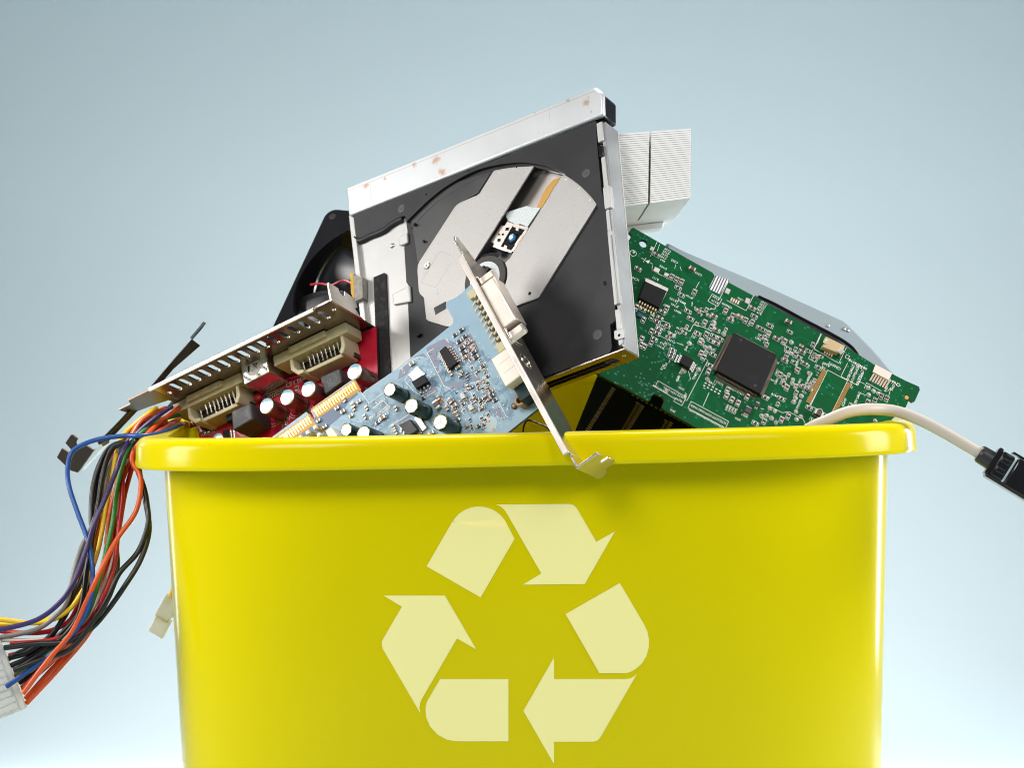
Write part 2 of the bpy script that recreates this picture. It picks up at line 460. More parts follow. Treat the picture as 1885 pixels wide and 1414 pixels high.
def make_bin():
    root = thing("recycling_bin", "glossy yellow plastic bin with pale recycling symbol, heaped with electronic scrap", "bin", BINM)
    N = 192
    # slow parameter spacing keeps the corners round
    ts = [2 * math.pi * i / N for i in range(N)]

    def surf(name, prof, close=False, floor=False, mt=YEL):
        m = MB()
        for off, z in prof:
            sc = bin_scale(z) if z < -70 else 1
            for t in ts:
                x, y = oval(BA * sc + off, BB * sc + off, BN, t)
                m.v.append((x * U, y * U, (z + lift(y) * (1 + z / BH)) * U))
        k = len(prof)
        for j in range(k - (0 if close else 1)):
            for i in range(N):
                a, b = j * N + i, j * N + (i + 1) % N
                c, d = ((j + 1) % k) * N + (i + 1) % N, ((j + 1) % k) * N + i
                m.f.append((a, b, c, d)); m.m.append(0)
        if floor:
            m.f.append(tuple(range((k - 1) * N, k * N))); m.m.append(0)
        return m.build(name, mt, root, recalc=True)

    zb = -BH + 0.5
    wall = [(-2, -22), (0, -70)] + [(0, -70 - (BH - 72) * i / 14) for i in range(1, 15)]
    wall[-1] = (0, zb + 14); wall.append((-5, zb + 4)); wall.append((-16, zb))
    inner = [(-9, -21), (-10, -70), (-10, -500), (-10, -1000), (-12, zb + 12)]
    surf("wall", inner[::-1] + wall)
    m = MB()
    pts = [oval((BA) * bin_scale(zb) - 11, BB * bin_scale(zb) - 11, BN, t) for t in ts]
    m.prism([(x * U, y * U) for x, y in pts], (zb + 2) * U, (zb + 12) * U)
    m.build("base", YEL, root)
    # rolled rim: a closed profile swept round
    prof = [(-10, -24), (-11, -9), (-8, -3), (-2, -0.6), (8, 0), (26, -0.4), (38, -2), (46, -6), (51, -13), (53.5, -22),
            (54.5, -46), (55.5, -53), (55.6, -57), (54.2, -60.4), (51, -61.5), (47, -60), (46, -52), (45, -24), (40, -14), (30, -11), (4, -10), (-1.5, -14), (-2, -24)]
    surf("rim", prof, close=True)

    # recycling symbol, printed on the front wall: six flat shapes laid onto the curved plastic
    Minv = BINM.inverted()

    def on_wall(px, py):
        o = Minv @ CAM; d = (Minv @ P(px, py, 0) - o); d.normalize()
        lo, hi = 0.45, 0.75

        def F(t):
            q = (o + d * t) / U
            z0 = (q.z - lift(q.y)) / (1 + lift(q.y) / BH)
            sc = bin_scale(z0) if z0 < -70 else 1
            a, b = BA * sc, BB * sc
            return abs(q.x / a) ** BN + abs(q.y / b) ** BN - 1
        for _ in range(60):
            mid = (lo + hi) / 2
            if F(mid) > 0: lo = mid
            else: hi = mid
        return o + d * (lo - 0.00012)
    S_ = 1431 / 520.0

    def arc(c, r, a0, a1, n=14):
        return [(c[0] + r * math.cos(R(a0 + (a1 - a0) * i / n)), c[1] + r * math.sin(R(a0 + (a1 - a0) * i / n))) for i in range(n + 1)]
    shapes = [
        [(262, 394), (392, 168)] + arc((528, 246), 156, 210, 330, 20) + [(708, 254), (536, 552)],
        [(612, 80), (985, 77), (1003, 81), (1018, 92), (1028, 107), (1122, 269), (1217, 216), (1063, 484), (748, 487), (843, 430), (672, 132), (660, 113), (644, 96), (628, 86)],
        [(1241, 478), (1365, 690), (1381, 724), (1389, 766), (1388, 806), (1376, 850), (1352, 888), (1322, 914), (1296, 930), (1272, 936), (1138, 936), (966, 636)],
        [(908, 855), (908, 965), (1272, 965), (1296, 961), (1316, 950), (1329, 938), (1147, 1254), (1134, 1272), (1120, 1281), (1104, 1284), (908, 1284), (907, 1396), (752, 1127)],
        [(677, 965), (677, 1282), (416, 1282), (366, 1274), (318, 1248), (280, 1207), (260, 1160), (256, 1120), (259, 1096), (266, 1076), (331, 965)],
        [(44, 542), (355, 542), (514, 815), (416, 760), (240, 1064), (230, 1086), (226, 1108), (229, 1137), (40, 812), (35, 790), (38, 770), (44, 758), (137, 599)],
    ]
    for sh in shapes:
        pts = [(690 + x / S_, 900 + y / S_) for x, y in sh]
        bm = bmesh.new()
        vs = [bm.verts.new((x, y, 0)) for x, y in pts]
        tr = tessellate_polygon([[Vector((x, y, 0)) for x, y in pts]])
        for t in tr:
            try: bm.faces.new([vs[i] for i in t])
            except ValueError: pass
        x0, x1 = min(p[0] for p in pts), max(p[0] for p in pts); y0, y1 = min(p[1] for p in pts), max(p[1] for p in pts)
        for x in range(int(x0) + 6, int(x1), 12):
            bmesh.ops.bisect_plane(bm, geom=bm.verts[:] + bm.edges[:] + bm.faces[:], plane_co=(x, 0, 0), plane_no=(1, 0, 0))
        for y in range(int(y0) + 10, int(y1), 30):
            bmesh.ops.bisect_plane(bm, geom=bm.verts[:] + bm.edges[:] + bm.faces[:], plane_co=(0, y, 0), plane_no=(0, 1, 0))
        for v in bm.verts: v.co = on_wall(v.co.x, v.co.y)
        bmesh.ops.recalc_face_normals(bm, faces=bm.faces[:])
        me = bpy.data.meshes.new("symbol_arrow"); bm.to_mesh(me); bm.free()
        for p in me.polygons:
            p.use_smooth = True
        me.materials.append(SYM)
        o = bpy.data.objects.new("symbol_arrow", me); COL.objects.link(o); o.parent = root
        # normals should face the viewer
        if me.polygons and sum(p.normal.y for p in me.polygons) > 0: me.flip_normals()


make_bin()


# ------------------------------------------------------------------ small electronic parts (prototypes)
def smd_mesh(name, body, w=9, l=4.6, h=3.4):
    m = MB()
    m.box(0, 0, w * 0.56 * U, l * U, 0, h * U, 0)
    for sgn in (-1, 1):
        m.box(sgn * w * 0.39 * U, 0, w * 0.22 * U, l * 1.04 * U, 0, h * 1.05 * U, 1)
    me = m.build(name, [body, TIN], smooth=False)
    return me


PROTO = {}
KS = {}          # parts deeper in the heap are farther off: their true size per photo pixel


def smd(kind, parent, x, y, ang=0.0, sc=1.0):
    sc *= KS.get(parent.name, 1.0)
    if kind not in PROTO:
        nm, body = {'res': ("resistor", BLACKR), 'capb': ("ceramic_capacitor", BROWN), 'capt': ("ceramic_capacitor", TAN), 'cap': ("ceramic_capacitor", BROWN)}[kind]
        w, l, h = {'res': (9, 4.8, 2.6), 'capb': (10, 5.4, 4.2), 'capt': (11, 6.5, 5.0), 'cap': (14, 8, 7)}[kind]
        o = smd_mesh(nm, body, w, l, h); PROTO[kind] = o.data
        bpy.data.objects.remove(o)
    me = PROTO[kind]
    o = bpy.data.objects.new(me.name.split('.')[0], me); COL.objects.link(o); o.parent = parent
    o.location = (x, y, 0); o.rotation_euler = (0, 0, ang); o.scale = (sc, sc, sc)
    return o


def soic(parent, fr, quad, h=11, nl=7, sides='lr', leadmat=TIN, name="chip", lw=None, ll=6.0, body=None, dots=()):
    """quad: pixel corners of the top face, in order; leads along edges 0-1 and 2-3 ('tb') and/or 1-2 and 3-0 ('lr')"""
    q = fr.p(quad, h); m = MB()
    m.prism(q, 1.5 * U, h * U, 0, cham=1.2 * U)
    for (cx, cy, r) in dots:
        x, y = fr.l(cx, cy, h); m.disc(x, y, r * U, (h + 0.15) * U, 1)
    o = m.build(name, [body or CHIPM, GLOSSB], parent, smooth=False)
    edges = {'t': (0, 1), 'r': (1, 2), 'b': (2, 3), 'l': (3, 0)}
    c = Vector((sum(p[0] for p in q) / 4, sum(p[1] for p in q) / 4))
    for s_ in sides:
        a, b = Vector(q[edges[s_][0]]), Vector(q[edges[s_][1]])
        d = (b - a); n_ = Vector((d.y, -d.x)).normalized()
        if n_.dot((a + b) / 2 - c) < 0: n_ = -n_
        k = nl; wd = (lw or d.length / U / k * 0.5) * U
        ang = math.atan2(d.y, d.x)
        L = MB()
        def bent(cx, cy):            # gull-wing: shoulder, drop, foot as one profile
            sg = 1 if Vector((math.cos(ang + math.pi / 2), math.sin(ang + math.pi / 2))).dot(n_) > 0 else -1
            pf = [(-.1, .36), (.45, .36), (.62, .0), (1.1, .0), (1.1, .14), (.72, .14), (.55, .52), (-.1, .52)]
            mpf = lambda q, z, w: (cx + math.cos(ang) * w - math.sin(ang) * q * sg, cy + math.sin(ang) * w + math.cos(ang) * q * sg, z)
            L.prism([(q * ll * U, z * h * U + .2 * U) for q, z in pf], -wd / 2, wd / 2, 0, mp=mpf)
        ps = [a + d * (0.04 + 0.92 * (i + 0.5) / k) for i in range(k)]
        if k > 12:
            for p in ps: bent(p.x, p.y)
            L.build("lead_row", leadmat, o, smooth=False, kind="stuff")
        else:
            bent(0, 0); first = L.build("lead", leadmat, o, smooth=False)
            for i, p in enumerate(ps):
                c_ = first if i == 0 else copy_part(first, o, 0, 0)
                c_.location = (p.x, p.y, 0)
    return o


def electrolytic(parent, fr, px, py, r, h, sleeve, top, name="capacitor", vent=True, poly=False):
    r *= KS.get(parent.name, 1.0); h *= KS.get(parent.name, 1.0)
    x, y = fr.l(px, py, h)
    m = MB()
    if poly:
        m.lathe(x, y, [(r * U, 0), (r * 1.02 * U, 3 * U), (r * 1.0 * U, 5 * U), (r * 0.93 * U, 7 * U), (r * U, 10 * U), (r * U, (h - 2.5) * U), (r * 0.95 * U, (h - 0.7) * U), (r * 0.86 * U, h * U)],
                28, mis=[0, 0, 0, 0, 0, 1, 1], cap=True)
        # blue marking segment on the lid
        a0 = math.atan2(*(Vector(fr.l(px, py - 10, h)) - Vector((x, y))).yx)
        pts = []
        for i in range(13):
            a = a0 + R(-52 + 104 * i / 12); pts.append((x + 0.86 * r * U * math.cos(a), y + 0.86 * r * U * math.sin(a), (h + 0.2) * U))
        o = m.build(name, [sleeve, top], parent)
        b = MB(); b.face(pts); b.build("polarity_mark", CAPB, o, smooth=False)
        return o
    m.lathe(x, y, [(r * 0.97 * U, 0), (r * U, 2 * U), (r * U, 5 * U), (r * 0.93 * U, 7.5 * U), (r * U, 10 * U), (r * U, (h - 3) * U), (r * 0.97 * U, (h - 1) * U), (r * 0.86 * U, (h + 0.2) * U), (r * 0.80 * U, (h - 0.6) * U)],
            28, mis=[0, 0, 0, 0, 0, 0, 0, 1])
    o = m.build(name, [sleeve, top], parent)
    s = MB()
    a0 = random.uniform(0, 3)
    for k in range(7):                    # broken gold print round the shoulder
        a = a0 + k * 0.9 + random.uniform(-.2, .2)
        s.ring(x, y, r * 0.865 * U, r * 0.955 * U, (h + 0.12) * U - 0.6 * U + 0.7 * U, 0, 5, a, a + random.uniform(.25, .6))
    s.build("sleeve_print", CAPY, o, smooth=False)
    t = MB()
    for k in range(3):
        a = a0 + k * 2 * math.pi / 3
        t.line((x, y), (x + r * .74 * U * math.cos(a), y + r * .74 * U * math.sin(a)), 1.0 * U, (h - 0.4) * U)
    t.build("vent_score", mat("score_line", (0.35, 0.33, 0.32), 0.5, 0.6), o, smooth=False)
    return o


def scatter_holes(parent, fr, inside, n, r, z, mt, name="via", ringed=False, seed=1):
    rnd = random.Random(seed); m = MB()
    x0, x1 = min(p[0] for p in inside), max(p[0] for p in inside); y0, y1 = min(p[1] for p in inside), max(p[1] for p in inside)
    k = 0
    while k < n:
        # clustered: a centre, then a short row
        cx, cy = rnd.uniform(x0, x1), rnd.uniform(y0, y1)
        for j in range(rnd.randint(1, 5)):
            px, py = cx + rnd.uniform(-16, 16), cy + rnd.uniform(-16, 16)
            if not pin(px, py, inside): continue
            x, y = fr.l(px, py)
            if ringed: m.ring(x, y, r * 0.5 * U, r * U, z * U, 0, 8)
            else: m.disc(x, y, r * U, z * U, 0, 8)
            k += 1
    return m.build(name, mt, parent, smooth=False, kind="stuff", recalc=False)


def traces(parent, fr, inside, n, mt, seed, w=0.8, z=0.15, gap=2.2, length=(14, 50)):
    """bundles of thin copper tracks with 45 degree bends under the solder mask"""
    rnd = random.Random(seed); m = MB()
    x0, x1 = min(p[0] for p in inside), max(p[0] for p in inside); y0, y1 = min(p[1] for p in inside), max(p[1] for p in inside)
    k = 0
    while k < n:
        px, py = rnd.uniform(x0, x1), rnd.uniform(y0, y1)
        if not pin(px, py, inside): continue
        k += 1
        p = Vector(fr.l(px, py)); a = rnd.randint(0, 7); cnt = rnd.randint(1, 7)
        pts = [p]
        for _ in range(rnd.randint(1, 3)):
            L = rnd.uniform(*length) * U
            p = p + Vector((math.cos(a * math.pi / 4), math.sin(a * math.pi / 4))) * L
            pts.append(p); a += rnd.choice((-1, 1))
        q = (pts[1] - pts[0]).normalized(); q = Vector((-q.y, q.x)) * gap * U
        for j in range(cnt):
            pp = [v + q * (j - cnt / 2) for v in pts]
            ok = all(pin(*px_of(fr, v), inside) for v in pp)
            if ok: m.poly_line([tuple(v) for v in pp], w * U, z * U)
    if m.v: m.build("copper_trace", mt, parent, smooth=False, kind="stuff", recalc=False)


def px_of(fr, v):
    w = fr.M @ Vector((v[0], v[1], 0)) - CAM
    return (942.5 + w.x / w.y * FPX, 707 - w.z / w.y * FPX)


def pin(x, y, poly):
    c = False; j = len(poly) - 1
    for i in range(len(poly)):
        xi, yi = poly[i]; xj, yj = poly[j]
        if (yi > y) != (yj > y) and x < (xj - xi) * (y - yi) / (yj - yi) + xi: c = not c
        j = i
    return c


def circle(cx, cy, r, n=20):
    return [(cx + r * math.cos(2 * math.pi * i / n), cy + r * math.sin(2 * math.pi * i / n)) for i in range(n)]


# ------------------------------------------------------------------ laptop disc drive with its tray showing
def disc_drive():
    F = Frame(1000, 715, 170, -0.759, -0.385, 0.93, -0.37)
    root = thing("disc_drive", "slim silver and black disc drive with open lid, tallest piece in the heap", "disc drive", F.M)
    c1 = lambda pts: crop(pts, 630, 280)
    c2 = lambda pts: crop(pts, 850, 280)
    c3 = lambda pts: crop(pts, 630, 520)
    c4 = lambda pts: crop(pts, 830, 520)
    T = 53
    # case: a shallow steel pan
    outer = [(643, 396), (1113, 222), (1150, 641), (690, 815)]
    inner = [(652, 400), (1106, 232), (1141, 634), (699, 805)]
    m = MB(); po = F.p(outer); pi_ = F.p(inner)
    m.prism(po, -T * U, (-T + 4) * U)
    m.build("case_floor", ALU, root, smooth=False)
    m = MB()
    m.prism([po[0], pi_[0], pi_[3], po[3]], (-T + 4) * U, 1.5 * U); m.build("side_wall", ALU, root, bevel=0.0002)
    m = MB()
    m.prism([pi_[1], po[1], po[2], pi_[2]], (-T + 4) * U, -1 * U); m.build("side_wall", STEEL, root, bevel=0.0003)
    # bottom end wall with the connector slot cut through: built on the wall's own plane
    a, b = Vector(po[3]), Vector(po[2]); d = (b - a); Lb = d.length; d.normalize(); q = Vector((d.y, -d.x))
    mp = lambda x, z, t: (a.x + d.x * x + q.x * t, a.y + d.y * x + q.y * t, z)
    m = MB()
    x1 = Lb * 0.60; x2 = Lb * 0.945
    m.prism([(0, -T * U), (Lb, -T * U), (Lb, 2 * U), (Lb * 0.8, 2 * U), (Lb * .795, 0), (Lb * .62, 0), (Lb * .615, 2 * U), (0, 2 * U)], 0, 3 * U,
            holes=[[(x1, -40 * U), (x2, -40 * U), (x2, -20 * U), (x2 - 10 * U, -14 * U), (x1 + 8 * U, -14 * U), (x1, -20 * U)]], mp=mp)
    m.build("end_wall", NICK, root, smooth=False)
    m = MB()
    m.prism([(x1 + 4 * U, -37 * U), (x2 - 4 * U, -37 * U), (x2 - 4 * U, -24 * U), (x1 + 4 * U, -24 * U)], -14 * U, -2 * U, mp=mp)
    m.prism([(x1 + 24 * U, -32 * U), (x2 - 30 * U, -32 * U), (x2 - 30 * U, -29 * U), (x1 + 24 * U, -29 * U)], -3 * U, 1 * U, mp=mp)
    m.build("rear_connector", GLOSSB, root, smooth=False)
    m = MB()
    m.lathe((x1 * 0 + Lb * 0.972), -24 * U, [(4 * U, 2.9 * U), (4 * U, 4.5 * U), (2.5 * U, 5.4 * U)], 12, mp=mp); m.build("rivet", TIN, root)

    # aluminium strip on the left with foam stripe
    m = MB()
    m.prism(F.p([(653, 402), (760, 372), (768, 770), (700, 800)], -8), -12 * U, -8.5 * U)
    m.build("metal_strip", ALU, root, smooth=False)
    m = MB(); m.prism(F.p([(689, 511), (709, 502.5), (712, 506), (720, 690), (696.5, 700)], -7), -8 * U, -4.5 * U); m.build("foam_stripe", RUBB, root, smooth=False)
    for quad in ([(522, 790), (606, 742), (612, 838), (560, 862), (532, 860)], [(468, 1310), (630, 1230), (640, 1380), (480, 1410)]):
        m = MB(); m.prism(F.p(c1(quad), -6), -9 * U, -2 * U); m.build("clip_tab", ALU, root, bevel=0.0006, seg=3)
    for (x, y), r in ((c1([(463, 860)])[0], 4.6), (c3([(190, 380)])[0], 5.2)):
        lx, ly = F.l(x, y, -8); m = MB()
        m.lathe(lx, ly, [(r * 1.3 * U, -8.2 * U), (r * U, -6.5 * U), (r * .7 * U, -4.5 * U), (r * .2 * U, -4 * U)], 16); m.build("rivet", TIN, root)
    lx, ly = F.l(665, 664, -6); m = MB(); m.box(lx, ly, 9 * U, 22 * U, -9 * U, -3 * U, ang=0.35); m.build("clip_tab", ALU, root, bevel=0.0006, seg=3)
    m = MB(); m.prism(F.p([(653, 507), (669, 511), (670, 549), (655, 556)], 8), -4 * U, 12 * U); m.build("foam_pad", FOAMG, root, smooth=False)
    m = MB(); m.prism(F.p([(647, 503), (653, 506), (655, 555), (649, 541)], 8), -4 * U, 12.5 * U); m.build("foam_pad", FOAMY, root, smooth=False)

    # tray: lower bowl layer with the laser slot cut out, and the raised surround
    cx, cy = F.l(898, 512, -6)
    rp = [(757, 655), (790, 694), (860, 722), (940, 712), (996, 680), (1046, 632), (1070, 600), (1088, 566), (1104, 518), (1110, 465), (1108, 420), (1098, 376), (1062, 336), (1022, 311), (972, 299), (928, 301), (880, 312), (830, 337), (790, 367), (748, 408)]
    arc = []
    for i in range(len(rp) - 1):
        p0, p1, p2, p3 = (Vector(rp[max(0, min(len(rp) - 1, i + j))]) for j in (-1, 0, 1, 2))
        for k_ in range(5):
            t = k_ / 5
            arc.append(F.l(*(0.5 * (2 * p1 + (p2 - p0) * t + (2 * p0 - 5 * p1 + 4 * p2 - p3) * t * t + (3 * p1 - p0 - 3 * p2 + p3) * t ** 3)), 0))
    arc.append(F.l(*rp[-1], 0))
    left_low = [(757, 640), (764, 775)]
    lip = c1([(555, 590), (495, 618), (440, 652), (395, 690), (330, 722), (250, 752), (165, 792), (120, 762), (106, 590)])
    sur = F.p([(650, 396), (1096, 222), (1099, 262), (1107, 350), (1113, 372), (1118, 420), (1131, 520), (1133, 590), (1123, 598), (1126, 640), (1121, 651), (990, 698), (764, 780)], 0) + [arc[0]] + arc + F.p([(746, 397)] + lip, 0)
    m = MB(); m.prism(sur, -7 * U, 0); m.build("tray_surround", DARKB, root, bevel=0.0003)
    bowl = F.p([(748, 398), (900, 290), (1040, 285), (1108, 372), (1121, 470), (1124, 600), (1112, 654), (990, 694), (770, 770), (757, 655), (753, 560), (756, 530), (750, 520), (746, 456), (752, 448), (752, 425)], -12)
    slot = F.p([(976, 306), (1044, 322), (952, 470), (920, 490), (872, 484)], -12)
    m = MB(); m.prism(bowl, -18 * U, -8 * U, holes=[slot]); m.build("disc_tray", DARKB, root, bevel=0.0002)
    # rounded lip under the finger notch
    m = MB(); pts = [(*F.l(x, y + 4, -3), -5.5 * U) for x, y in lip[:-1]]
    m.tube(pts, 7.5 * U, 10, 4); m.build("tray_lip", DARKB, root)
    # inner ledge seen as a thin arc
    m = MB()
    m.tube([(*F.l(x, y, -7), -7.5 * U) for x, y in ((757, 420), (797, 379), (838, 350), (884, 326), (914, 316))], 1.6 * U, 6, 6)
    m.build("tray_ledge", DARKB, root)
    m = MB(); m.prism(F.p(c1([(592, 630), (760, 440), (1000, 290), (1370, 180), (1330, 250), (1250, 375), (1200, 405), (1060, 480), (1020, 540), (700, 1030), (640, 640)]), -7), -8.2 * U, -6.5 * U); m.build("tray_step", mat("lighter_black_plastic", (0.032, 0.032, 0.033), 0.38, 0, 0.25, 40, 0.05, 1500), root, bevel=0.0002)  # slightly lighter black than the rest of the tray

    # perforated plate in two wings joined below the slot
    r_h = 53 * U; hx, hy = F.l(895, 514, -4)
    sl = Vector(F.l(872, 482, -4)); sr = Vector(F.l(938, 476, -4))
    a0 = math.atan2(sl.y - hy, sl.x - hx); a1 = math.atan2(sr.y - hy, sr.x - hx)
    while a1 < a0: a1 += 2 * math.pi
    hub = [(hx + r_h * math.cos(a0 + (a1 - a0) * i / 30), hy + r_h * math.sin(a0 + (a1 - a0) * i / 30)) for i in range(31)]
    lw = c1([(1760, 125), (1600, 133), (1480, 150), (1395, 166), (1330, 268), (1262, 378), (1235, 398), (1200, 410), (1085, 460), (1055, 480), (1030, 508), (712, 1000), (694, 1040), (690, 1090), (703, 1275), (716, 1305), (745, 1330), (752, 1350)])
    low = c3([(768, 305), (772, 335), (790, 352), (950, 402), (985, 404), (1012, 388)]) + [(838, 612), (880, 660), (930, 640)]
    rw = c4([(566, 330), (562, 275), (575, 240), (602, 215), (790, 145), (825, 115)]) + c2([(712, 1322), (1245, 470), (1170, 385), (1090, 305), (1010, 245), (938, 200)])
    m = MB(); m.prism(F.p(lw[::1] + low + rw, -3) + [tuple(sr)] + hub[::-1] + [tuple(sl)], -7.5 * U, -3.5 * U)
    m.build("cover_plate", PERF, root, bevel=0.0002)
    for p_ in c2([(350, 180), (600, 160), (960, 245), (1080, 325), (1180, 435)]):
        x, y = F.l(*p_, -3); m = MB(); m.lathe(x, y, [(2.6 * U, -3.6 * U), (2.2 * U, -2.9 * U), (1 * U, -2.5 * U)], 10); m.build("plate_dimple", TIN, root)
    for hx_, hy_, hr in ((975, 540, 3.6), (951, 307.5, 1.8), (1081, 350.5, 1.6)):
        m = MB(); x, y = F.l(hx_, hy_, -3); m.disc(x, y, hr * U, -3.3 * U); m.build("plate_hole", GLOSSB, root, smooth=False)
    m = MB(); m.prism(F.p(c3([(842, 232), (955, 172), (955, 240), (858, 298)]), -3), -3.4 * U, -3.1 * U)
    m.build("plate_window", GLOSSB, root, smooth=False)
    m = MB()
    x, y = F.l(806, 540, -3); m.ring(x, y, 2.6 * U, 3.3 * U, -3.3 * U, 0, 14); m.ring(x, y, .9 * U, 1.3 * U, -3.3 * U, 0, 10)
    m.poly_line(F.p(c1([(1000, 950), (930, 918), (905, 915), (890, 922), (725, 1185), (728, 1200), (850, 1242), (862, 1238), (1010, 1005)]), -3), 0.8 * U, -3.3 * U)
    m.build("pressed_outline", mat("pressed_line", (0.30, 0.29, 0.28), 0.5, 0.4), root, smooth=False)
    m = MB(); x, y = F.l(786, 489, -3)
    m.lathe(x, y, [(8 * U, -3.5 * U), (8 * U, -2 * U), (6.2 * U, -0.6 * U), (5.5 * U, -0.6 * U), (5 * U, -1.4 * U)], 20)
    s = m.build("screw", TIN, root); m = MB()
    m.box(x, y, 6.5 * U, 1.5 * U, -1.5 * U, -1.1 * U, ang=.5); m.box(x, y, 1.5 * U, 6.5 * U, -1.5 * U, -1.05 * U, ang=.5); m.build("cross_recess", GLOSSB, s, smooth=False)
    for (x, y), r in (((739, 383), 9.5), ((1079, 318), 9.5), ((1100, 616), 10.5)):
        lx, ly = F.l(x, y, 0); m = MB()
        m.lathe(lx, ly, [(r * U, 0.0), (r * U, 0.5 * U), (r * .86 * U, 0.7 * U), (r * .8 * U, 0.1 * U), (r * .3 * U, 0.1 * U), (r * .25 * U, .9 * U), (r * .1 * U, .9 * U)], 20)
        m.build("rivet", mat("grey_plastic", (0.06, 0.06, 0.06), 0.45), root)
    for p_, w, l, an in ((c1([(774, 388)])[0], 4, 5, .3), (c1([(1163, 170)])[0], 4, 4, 0), (c3([(698, 480)])[0], 10, 3.5, .35), (c4([(1418, 8)])[0], 6, 9, .1), (c1([(745, 815)])[0], 4, 4, 0), (c1([(663, 660)])[0], 5, 5, 0)):
        x, y = F.l(*p_, 0); m = MB(); m.box(x, y, w * U, l * U, -8 * U, 0.15 * U, ang=an)
        m.build("tray_hole", GLOSSB, root, smooth=False)

    # spindle
    m = MB()
    m.lathe(hx, hy, [(50 * U, -16 * U), (50 * U, -1 * U), (48 * U, 0.5 * U), (34 * U, 0.5 * U)], 48, cap=False); sp = m.build("spindle_rim", TEXT_RING, root)
    m = MB(); m.lathe(hx, hy, [(37 * U, -2 * U), (37 * U, 1.2 * U), (23 * U, 1.4 * U), (22 * U, 0)], 40, cap=False); m.build("spindle_disc", mat("pale_disc", lin(206, 212, 214), 0.35), sp)
    m = MB(); m.lathe(hx, hy, [(24 * U, -4 * U), (24 * U, 5 * U), (21 * U, 9 * U), (9 * U, 10 * U), (8 * U, 7 * U)], 32)
    for k in range(9):
        a = 2 * math.pi * k / 9
        m.box(hx + 18 * U * math.cos(a), hy + 18 * U * math.sin(a), 12 * U, 9.5 * U, 3 * U, 12 * U, ang=a, cham=1.5 * U)
    m.build("spindle_hub", DARKB, sp)
    m = MB()
    m.ring(hx, hy, 47 * U, 60 * U, -9 * U, 0, 20, R(50), R(120)); m.build("motor_shroud", GLOSSB, root, smooth=False)

    # things down in the slot: reflector, ribbon, tape, pickup with lens
    m = MB(); m.prism(F.p([(976, 306), (1040, 322), (975, 420), (905, 420)], -30), -40 * U, -32 * U); m.build("slot_plate", mat("polished_steel", (0.70, 0.64, 0.60), 0.3, 0.9), root, smooth=False)
    rb = c2([(690, 510), (745, 385), (785, 315), (840, 255), (912, 225), (880, 280), (838, 335), (795, 415), (735, 515)])
    m = MB(); m.prism(F.p(rb, -18), -19 * U, -18 * U); m.build("ribbon_cable", AMBER, root, smooth=False)
    m = MB(); m.prism(F.p(c1([(1505, 578), (1520, 552), (1700, 495), (1740, 508), (1825, 512), (1705, 690), (1640, 660), (1610, 668), (1530, 632)]), -16), -18 * U, -15 * U); m.build("pickup_cover", overlay(TAPE.copy(), (0.45, 0.49, 0.49), 'voronoi', 900, 0.35, 0.2, 0.6), root, smooth=False)
    q = F.p(c1([(1515, 632), (1715, 690), (1552, 925), (1376, 868)]), -14)
    m = MB(); m.prism(q, -26 * U, -16 * U); pk = m.build("pickup_body", GLOSSB, root, smooth=False)
    m = MB()
    for quad in ([(1515, 632), (1575, 655), (1440, 890), (1380, 868)], [(1440, 890), (1452, 862), (1560, 905), (1552, 925)], [(1575, 655), (1715, 690), (1700, 715), (1565, 682)], [(1690, 690), (1715, 695), (1570, 915), (1550, 905)], [(1610, 665), (1640, 672), (1615, 720), (1588, 712)], [(1490, 850), (1515, 858), (1498, 905), (1470, 895)],
                 [(1460, 665), (1500, 680), (1400, 840), (1360, 820)], [(1640, 760), (1660, 765), (1600, 860), (1580, 850)]):
        m.prism(F.p(c1(quad), -12), -15.8 * U, (-13 + random.uniform(-.6, .6)) * U)
    m.build("pickup_frame", mat("pickup_nickel", (0.80, 0.70, 0.64), 0.3, 0.85), pk, bevel=0.0001)
    m = MB()
    for p_, w, l in (((1515, 705), 7, 6), ((1440, 808), 6, 6), ((1475, 755), 4, 4), ((1440, 755), 3, 3)):
        x, y = F.l(*c1([p_])[0], -12); m.box(x, y, w * U, l * U, -13.5 * U, -11.8 * U, ang=-.35)
    m.build("pickup_hole", GLOSSB, pk, smooth=False)
    x, y = F.l(942, 437, -10); m = MB()
    m.box(x, y, 17 * U, 20 * U, -16 * U, -12 * U, ang=-.3); m.build("lens_holder", GLOSSB, pk, bevel=0.0003)
    m = MB(); m.lathe(x, y, [(8 * U, -12 * U), (7.5 * U, -9.5 * U), (5 * U, -7.5 * U), (2 * U, -6.8 * U)], 24, mis=[0, 0, 1, 1]); m.build("lens", [LENSB, LENSW], pk)

    # right rail, in pieces
    a, b = Vector(F.l(1100, 226, 2)), Vector(F.l(1139, 640, 2)); d = b - a; ang = math.atan2(d.y, d.x)
    def rail(t0, t1, w, z0, z1, off=0, mt=ALU, name="slide_rail", bev=0.0003):
        q = Vector((-d.y, d.x)).normalized()
        c = a + d * ((t0 + t1) / 2) + q * (off * U)
        m = MB(); m.box(c.x, c.y, d.length * (t1 - t0), w * U, z0 * U, z1 * U, ang=ang); return m.build(name, mt, root, bevel=bev)
    rail(-0.02, 1.0, 10, -20, -9, 2, GLOSSB, "rail_channel")
    rail(0.0, 0.09, 13, -8, 3, 4); rail(0.11, 0.16, 9, -8, 6, 3, GLOSSB)
    rail(0.16, 0.30, 9, -8, 2, 5); rail(0.30, 0.40, 15, -8, 5, 7); rail(0.40, 0.50, 8, -6, 1, 3)
    rail(0.50, 0.82, 13, -8, 4, 6); rail(0.52, 0.82, 3, 3.5, 5.5, 8, STEEL); rail(0.84, 0.93, 11, -8, 3, 5); rail(0.93, 0.99, 9, -8, 1, 4)
